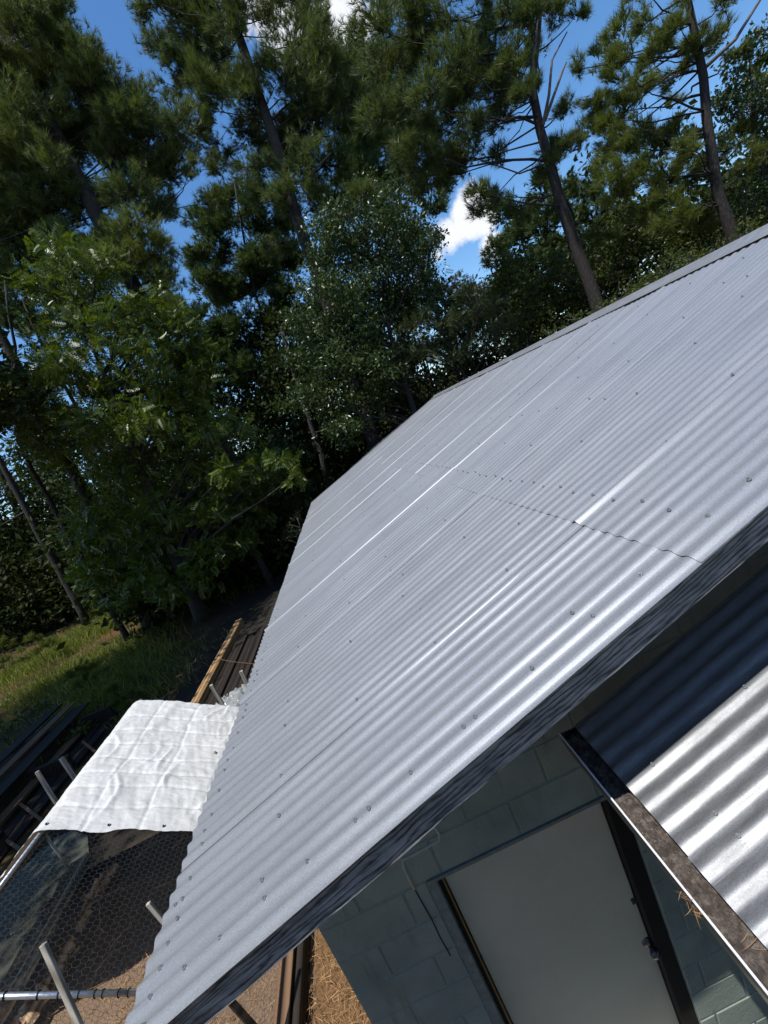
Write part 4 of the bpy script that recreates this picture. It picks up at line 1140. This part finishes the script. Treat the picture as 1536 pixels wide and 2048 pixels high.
# smaller pines farther back, seen in the gaps
def back_pine(label, trunk, Y, clumps, r=.14, mat='pine_far', dens=.9):
    pts = [at(*trunk[0], Y)*np.array([1, 1, 0])+np.array([0, 0, -.3])] + [at(x, y, Y) for x, y in trunk]
    T, P = hero_pine('slender_pine', label, pts, r, r*.3, Y, clumps, mat, .7, 1.5, dens=dens, group='slender pines behind the tall ones', need=NEEDF, nl=.36)
    T.finish(mat)
back_pine('bushy mid green pine filling the lower end of the blue gap left of centre', [(560, 720), (500, 560), (468, 360)], 28,
          [(480,382,32),(440,402,38),(500,420,44),(460,452,48),(522,472,46),(442,502,48),(502,532,50),(470,582,50),(422,562,42),(532,562,44),(482,642,46),(440,652,36),(400,440,28),(410,700,44),(520,690,48),(560,460,40),(570,520,44),(400,500,36),(560,600,40),(450,700,46),(500,740,46),(560,740,44),(420,760,40),(540,640,40),(400,630,30)])
back_pine('thin ragged pine at the far left edge against the low sky', [(60, 640), (40, 520), (20, 400)], 20,
          [(20,562,36),(42,602,36),(30,652,28),(20,452,46),(62,502,46),(10,522,40),(-20,600,40),(60,420,40),(110,470,40),(15,640,34)], .12)
back_pine('slim pine under the cloud just left of the snag pine', [(1080, 620), (1050, 500), (1020, 400)], 27,
          [(1020,424,36),(1042,472,38),(1000,502,30),(1072,522,38),(1040,560,40),(1000,590,30),(1090,580,36)])
back_pine('rounded pine crown right of the snag pine at mid height', [(1200, 560), (1150, 440), (1110, 350)], 22,
          [(1102,452,38),(1092,382,36),(1132,402,38),(1162,442,38),(1182,382,36),(1202,462,38),(1222,402,38),(1150,500,40),(1200,340,30),(1230,470,40),(1120,500,36)])
back_pine('tall pine top between the cloud and the snag pine', [(800, 420), (780, 250), (770, 80)], 26,
          [(740,120,44),(770,180,46),(800,250,46),(760,290,46),(800,330,40),(850,380,40),(880,350,30),(740,210,46),(830,270,40),(860,420,32),(780,370,44),(730,340,44),(700,380,40)])
back_pine('dark pine boughs crossing the far left edge low down', [(40, 900), (30, 700), (10, 560)], 17,
          [(30,750,40),(60,790,46),(10,800,46),(20,850,40),(70,860,40)], .12)

# broadleaved trees
def broadleaf(name, label, pts, r0, r1, Y, clumps, mat, n, size, tmpl=LEAF, back=1.2, hang=.35, bark='bark2', flat=.8, extra=.5, drop=.7, group=None):
    T = Tree(name, pts[0], label, 'tree', group)
    P = trunk_line(T, pts, r0, r1, 10, 10)
    for (px, py, rp) in clumps:
        for q in range(1 + (TR.random() < extra)):
            c = at(px, py, Y + TR.uniform(-.6, 1.0)*back + q*back*1.4)
            dist = (c-CAM) @ _f; r = rp/FOC*dist*1.08
            s = nearest_attach(P, c, drop); L = np.linalg.norm(c-s)
            T.limb(s, c, min(.016+.012*L, r0*.6), .012, 5, .04, 5, .12)
            clump_leaf(T, c, r, n, size, flat, tmpl, hang)
    T.finish(mat, bark)
H_cl = [(120,522,45),(200,530,36),(100,580,45),(180,590,52),(250,622,45),(320,622,42),(380,645,34),(140,650,52),(210,682,52),(290,692,52),(370,692,42),(400,740,30),(100,722,52),(170,762,52),(250,762,52),(330,772,52),(390,795,36),(420,850,34),(60,800,52),(480,862,26),(560,925,28),(588,952,20),(300,850,60),(200,850,60),(100,872,60),(400,922,50),(320,942,55),(500,932,34),(220,952,55),(480,1000,42),(400,1022,50),(300,1052,60),(200,1052,55),(420,1100,34),(320,1120,52),(230,1130,52),(360,860,40),(440,960,36),(540,960,26),(300,1150,46),(200,1150,40),(420,1150,34),(480,1075,36),(520,1040,26),(250,1190,36),(340,1180,36),(440,1090,34)]
broadleaf('pecan_tree', 'broad tree with long compound leaves, sunlit on top and dark inside, left of the roof', [(-6.9, 15.6, -.1), (-6.7, 15.5, 2.5), (-6.3, 15.5, 6), (-5.8, 15.5, 10.5)], .24, .06, 15, H_cl, 'pecan', 190, .34, PECAN, 1.3, .45, extra=.95)
G_cl = [(740,400,42),(780,430,46),(702,430,42),(652,462,42),(822,470,42),(722,492,50),(782,522,50),(662,532,46),(842,540,40),(632,582,40),(702,582,50),(772,602,50),(832,622,42),(682,652,46),(622,652,36),(742,672,46),(702,722,46),(642,722,46),(762,742,42),(862,490,30),(600,640,36),(600,720,40),(590,800,40),(650,800,46),(720,800,46),(690,860,40)]
broadleaf('glossy_tree', 'glossy silvery leaved broad tree at the centre behind the roof', [(3.9, 18.5, -.1), (4.0, 18.5, 4), (4.2, 18.5, 7.5), (4.6, 18.5, 11)], .18, .05, 17.8, G_cl, 'gloss', 950, .16, LEAF, 1.6, .4, extra=.9)
K_cl = [(880,572,36),(930,592,36),(972,622,36),(842,642,36),(902,652,36),(962,682,36),(1012,652,32),(802,702,34),(782,742,26),(862,702,36),(1040,690,30),(830,590,28),(910,710,34),(990,590,30)]
broadleaf('mimosa_tree', 'feathery flat topped mimosa tree behind the ridge end', [(7.0, 18.6, -.1), (6.7, 18.6, 3), (6.6, 18.6, 6.5)], .11, .04, 18, K_cl, 'feather', 210, .40, MIMO, .9, .1, flat=.45, extra=.4)
F_cl = [(1500,110,36),(1532,170,45),(1472,160,28),(1440,212,26),(1500,222,45),(1535,280,45),(1530,60,30),(1590,160,60),(1590,280,60),(1510,390,46),(1460,200,28),(1535,350,40)]
broadleaf('far_right_tree', 'round broadleaved tree with glinting leaves at the top right edge', [(15.6, 12.6, -.1), (15.5, 12.6, 4), (15.3, 12.6, 8)], .18, .05, 12.5, F_cl, 'gloss', 800, .14, LEAF, 1.0, .3, extra=.6)
R_cl = [(1020,522,36),(1012,572,36),(1062,582,36),(1112,590,36),(1160,542,36),(1222,502,45),(1202,562,36),(1272,482,45),(1322,472,36),(1402,462,36),(1252,430,40),(1100,540,36),(1150,600,34),(1060,630,30),(1460,440,40),(1520,430,40),(1360,490,34)]
broadleaf('thicket_tree', 'dark leafy thicket tree between the two right hand pine trunks', [(13.4, 17.5, -.1), (13.2, 17.5, 3), (12.8, 17.5, 7)], .14, .04, 17, R_cl, 'bush', 700, .16, LEAF, 1.2, .3, extra=.9)
V_cl = [(1250,592,30),(1292,572,30),(1332,548,30),(1382,522,26),(1205,615,26),(1150,640,24),(1430,500,26),(1490,470,26),(1345,520,26),(1100,668,22)]
broadleaf('leafy_bush', 'small leaved vine covered bush just over the ridge at the right', [(8.6, 9.6, -.1), (8.6, 9.6, 2), (8.6, 9.6, 4)], .08, .03, 9.6, V_cl, 'bush', 1400, .075, LEAF, .6, .2, extra=.4)
broadleaf('corner_shrub', 'small pale green shrub at the far roof corner', [(-2.3, 14.6, -.1), (-2.2, 14.6, 1), (-2.0, 14.6, 2.3)], .03, .012, 14.6, [(592,1032,14),(580,1050,13),(600,1060,12),(586,1072,14),(570,1080,14)], 'feather', 500, .09, LEAFN, .3, .0, extra=.3)

# lone bare trunks
def bare(label, px, Y, r0, r1, top=None):
    pts = [at(x, y, Y) for x, y in px]; base = pts[0].copy(); 
    pts = [np.array([base[0]+.0, base[1], min(-.1, base[2])])] + pts[(1 if base[2] < .4 else 0):]
    T = Tree('bare_trunk', pts[0], label, 'tree trunk'); P = trunk_line(T, pts, r0, r1, 12, 9)
    for k in range(5):
        p = P[TR.integers(4, 11)]; T.limb(p, p+TR.normal(0, .7, 3)*np.array([1, 1, .4]), r1*.5, .008, 4, 0, 4)
    return T
T = bare('thin leaning bare trunk standing in the sunny grass at the left', [(176, 1248), (150, 1200), (110, 1130), (50, 1020), (0, 920), (-60, 800)], 24, .19, .11); T.finish('pine', 'bark')
T = bare('thin pale edged trunk seen through the dark woods left of the roof corner', [(660, 985), (640, 900), (612, 820), (585, 740), (560, 650)], 27, .20, .12); T.finish('pine', 'bark2')
T = bare('short dark trunk at the edge of the lit clearing behind the pecan tree', [(410, 1222), (398, 1190), (380, 1140), (355, 1070)], 22, .17, .11); T.finish('pine', 'bark')
T = bare('slim dark trunk beside the thick trunk near the roof corner', [(480, 1140), (470, 1090), (450, 1000), (430, 900)], 26, .18, .12); T.finish('pine', 'bark')
T = bare('dark trunk crossing the far left edge above the grass', [(95, 1165), (60, 1080), (20, 990), (-30, 880)], 31, .22, .15); T.finish('pine', 'bark')

# the tree outside the left edge whose crown shades the yard
def shade_tree(label, base, h, clumps, mat, n, size):
    T = Tree('shade_tree', base, label); P = trunk_line(T, [base, (base[0]+.2, base[1], h*.5), (base[0]+.4, base[1], h)], .3, .08, 8, 10)
    for c, r in clumps:
        s = nearest_attach(P, np.array(c), .5); T.limb(s, c, .07, .02, 5, .03, 5); clump_leaf(T, c, r, n, size, .6, LEAF, .2)
    T.finish(mat, 'bark')
def pixel(p):
    v = np.asarray(p, float)-CAM; w = v @ _f
    return (768+FOC*(v @ CR)/w, 1024+FOC*(v @ CD)/w) if w > .1 else (-9999, 0)
# canopy spots chosen over the ground that lies in shade, none of them across the open sky
sh = []
for gx in np.arange(-13.5, -4.4, .62):
    for gy in np.arange(3.0, 19.0, .62):
        if gx > -5.1 and gy < 9.3: continue
        if gx > -5.6 and gy < 6.2: continue
        if gx < -9.5 and gy > 15.5: continue
        z = TR.uniform(8.2, 14.0)
        c = (gx - .25*z + TR.normal(0, .25), gy - .245*z + TR.normal(0, .25), z)
        r = TR.uniform(.75, 1.1); px, py = pixel(c); rp = r*FOC/max(.5, (np.array(c)-CAM) @ _f)
        if px + rp > 95 and py > -60: continue
        sh.append((c, r))
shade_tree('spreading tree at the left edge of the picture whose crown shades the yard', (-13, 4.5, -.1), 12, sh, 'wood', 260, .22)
A2_cl = [(30,60,70),(70,20,60),(-20,160,70),(60,140,60),(20,250,70),(90,220,45),(50,320,60),(0,380,70),(60,400,55),(100,330,40),(30,480,60),(85,470,40),(-40,300,80),(-60,450,80),(-30,560,60),(20,560,40),(120,90,40),(-80,100,80)]
T, P = hero_pine('tall_pine', 'dark dense pine filling the top left corner in front of the thick trunked one', [(-9.6, 17.5, -.1), (-9.5, 17.5, 5), (-9.3, 17.5, 14), (-9.2, 17.5, 24)], .24, .07, 17.5, A2_cl, 'pine', .4, 1.0, nl=.3)
T.finish('pine')

# woodland behind everything: one mass of leaves with many trunks
def wood_mass(name, label, spots, n, size, trunks):
    T = Tree(name, (0, trunks[0][1], -.1), label); T.root['kind'] = 'stuff'
    for (x, y, z) in spots:
        clump_leaf(T, (x, y, z), TR.uniform(1.0, 1.9), n, size, .8, LEAF, .3, False, .2)
    for x, y in trunks:
        hh = TR.uniform(5, 9); r = TR.uniform(.07, .18)
        T.wood.tube([(x, y, -.3), (x+TR.normal(0, .2), y, hh*.5), (x+TR.normal(0, .4), y, hh)], [r, r*.8, r*.4], 6, False)
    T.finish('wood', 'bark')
def wy(x): return 27 if x < 2 else max(17, 27 - (x-2)*.75)
sp = []
for k in range(780):
    x = TR.uniform(-46, 34); y = wy(x) + TR.uniform(0, 1)**1.3*14
    hm = (11.5 + 2.2*math.sin(x*.9) + 1.3*math.sin(x*2.3+1)) * (1 if x > -14 else .85) * (.85 if x > 12 else 1)
    sp.append((x, y, TR.uniform(.02, 1)*hm))
for k in range(150):
    sp.append((TR.uniform(-13, -1.5), TR.uniform(20.5, 26), TR.uniform(.1, 5)))
for k in range(60):
    sp.append((TR.uniform(-30, -14), TR.uniform(26, 31), TR.uniform(.1, 6)))
for k in range(110):
    sp.append((TR.uniform(-34, -14), TR.uniform(27, 33), TR.uniform(3, 12)))
for k in range(160):
    x = TR.uniform(-7, 6); sp.append((x, TR.uniform(27, 33), TR.uniform(3, 12.8)))
for k in range(75):
    sp.append((TR.uniform(-10, -2.6), TR.uniform(17.2, 20.5), TR.uniform(.1, 2.6)))
sp2 = []
for k in range(260):
    x = TR.uniform(-32, 28); sp2.append((x, wy(x)+TR.uniform(10, 16), TR.uniform(0, 6)))
for k in range(700):
    x = TR.uniform(-60, 60); sp2.append((x, wy(x)+TR.uniform(13, 26), TR.uniform(0, 1)**1.4*12))
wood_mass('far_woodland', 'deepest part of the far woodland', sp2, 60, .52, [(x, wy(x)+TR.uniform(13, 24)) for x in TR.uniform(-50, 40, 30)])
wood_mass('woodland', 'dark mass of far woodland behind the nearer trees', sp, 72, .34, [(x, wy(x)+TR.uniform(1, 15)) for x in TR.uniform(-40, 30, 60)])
sp = []
for k in range(420):
    x = TR.uniform(-26, 30); y = -9 - TR.uniform(0, 8) - .01*x*x*0
    sp.append((x, y, TR.uniform(.02, 1)*(14+2*math.sin(x))))
for k in range(160):
    sp.append((TR.uniform(18, 26), TR.uniform(-8, 14), TR.uniform(.02, 1)*13))
wood_mass('rear_woodland', 'woodland on the other side of the clearing', sp, 40, .5, [(x, -9-TR.uniform(0, 8)) for x in TR.uniform(-26, 30, 30)])

# grass, weeds and seedlings on the left
def blades(n, cx, cy, sx, sy, h, w, rng, lean=.35):
    p = np.stack([rng.normal(cx, sx, n), rng.normal(cy, sy, n), np.full(n, -.06)], 1)
    L = h*rng.uniform(.4, 1.2, n)[:, None]
    a = np.stack([rng.normal(0, lean, n), rng.normal(0, lean, n), np.ones(n)], 1)
    s = rng.normal(0, 1, (n, 3)); s[:, 2] = 0; s /= np.linalg.norm(s, axis=1)[:, None]
    mid = p + a*L*.55; end = p + a*L + np.stack([a[:, 0], a[:, 1], -np.abs(a[:, 0])-np.abs(a[:, 1])], 1)*L*.35
    V = np.stack([p-s*w, p+s*w, mid+s*w*.8, mid-s*w*.8, end], 1).reshape(-1, 3); b = np.arange(n)[:, None]*5
    F = np.concatenate([b+np.array([[0, 1, 2]]), b+np.array([[0, 2, 3]]), b+np.array([[3, 2, 4]])]); return V, F
S_ = []
for px, py, sp, n, h in ((60,1330,1.6,2600,.5),(140,1290,1.4,2600,.5),(230,1370,.9,2200,.45),(300,1390,.5,350,.3),(20,1290,1.8,900,.6),(100,1380,1.0,400,.25),(380,1200,.8,1200,.5),(200,1250,1.5,2200,.6),(340,1330,.8,300,.3),(470,1180,.8,300,.4),(0,1360,1.0,400,.3),(250,1330,.7,500,.4),(420,1150,2,500,.6),(260,1290,1.2,1500,.4),(150,1340,1.0,1500,.35),(220,1325,1.0,1200,.35),(80,1370,1.0,900,.35)):
    c = atz(px, py, 0); S_.append(blades(n, c[0], c[1], sp, sp, h, .012, TR))
o = needle_obj('grass', S_, MT['grass']); tag(o, 'patchy tall grass along the wood edge at the left', 'grass', None, 'stuff')
def weed(name, px, py, h, r, label, mat='bush', n=420, size=.10, k=5, tmpl=LEAF, group=None):
    c = atz(px, py, 0); T = Tree(name, (c[0], c[1], -.08), label, 'plant', group)
    T.wood.tube([T.base, T.base+np.array([0, 0, h*.7])], [.012, .006], 5, False)
    for q in range(k):
        cc = T.base+np.array([TR.normal(0, r*.7), TR.normal(0, r*.7), h*TR.uniform(.35, 1)]); T.limb(T.base+np.array([0, 0, h*.2]), cc, .008, .004, 3, 0, 4)
        clump_leaf(T, cc, r*.75, n, size, .7, tmpl, .1, False)
    T.finish(mat, 'bark')
weed('grass_tuft', 168, 1472, .3, .22, 'small bright green weed tuft between the old boards and the tarp', 'bush', 900, .16, 4, LEAFN)
weed('leafy_weed', 20, 1490, .7, .45, 'pale leafy weed at the far left edge behind the old board pile', 'bush', 300, .12)
weed('leafy_weed', 75, 1440, .7, .4, 'wispy weed behind the far end of the old board pile', 'bush', 250, .12)
weed('leafy_bush', 210, 1235, 1.6, .6, 'fresh green bush lit by sun right of the leaning bare trunk', 'pecan', 240, .15)
weed('leafy_bush', 380, 1215, 1.2, .7, 'yellow green sunlit bush in the small clearing behind the pecan tree', 'pecan', 220, .16, 6)
weed('leafy_bush', 560, 1130, 1.5, .7, 'dim leafy bush beside the roof edge near its far corner', 'bush', 220, .15, 6)
def seedling(px, py, h, label):
    c = atz(px, py, 0); T = Tree('pine_seedling', (c[0], c[1], -.08), label, 'pine seedling', 'pine seedlings in the grass')
    T.wood.tube([T.base, T.base+np.array([0, 0, h])], [.02, .006], 6, False)
    for q in range(10):
        t = TR.uniform(.15, 1); p = T.base+np.array([0, 0, h*t]); e = p+np.array([TR.normal(0, .42), TR.normal(0, .42), .12])*h*(1.15-t)
        T.limb(p, e, .008, .004, 3, 0, 3); clump_pine(T, e, .20*h*.8, p, 3.0, nl=.17, wood=False)
    clump_pine(T, T.base+np.array([0, 0, h]), .2*h, None, 3, nl=.17, wood=False)
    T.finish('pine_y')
seedling(190, 1385, 1.0, 'feathery pine seedling in the grass right of the sunny bank')
seedling(95, 1330, 1.5, 'taller pine seedling in the tall grass left of the leaning trunk')
seedling(30, 1340, 1.6, 'pine seedling at the far left edge of the grass')
seedling(250, 1420, .7, 'smallest pine seedling at the shaded edge of the grass')
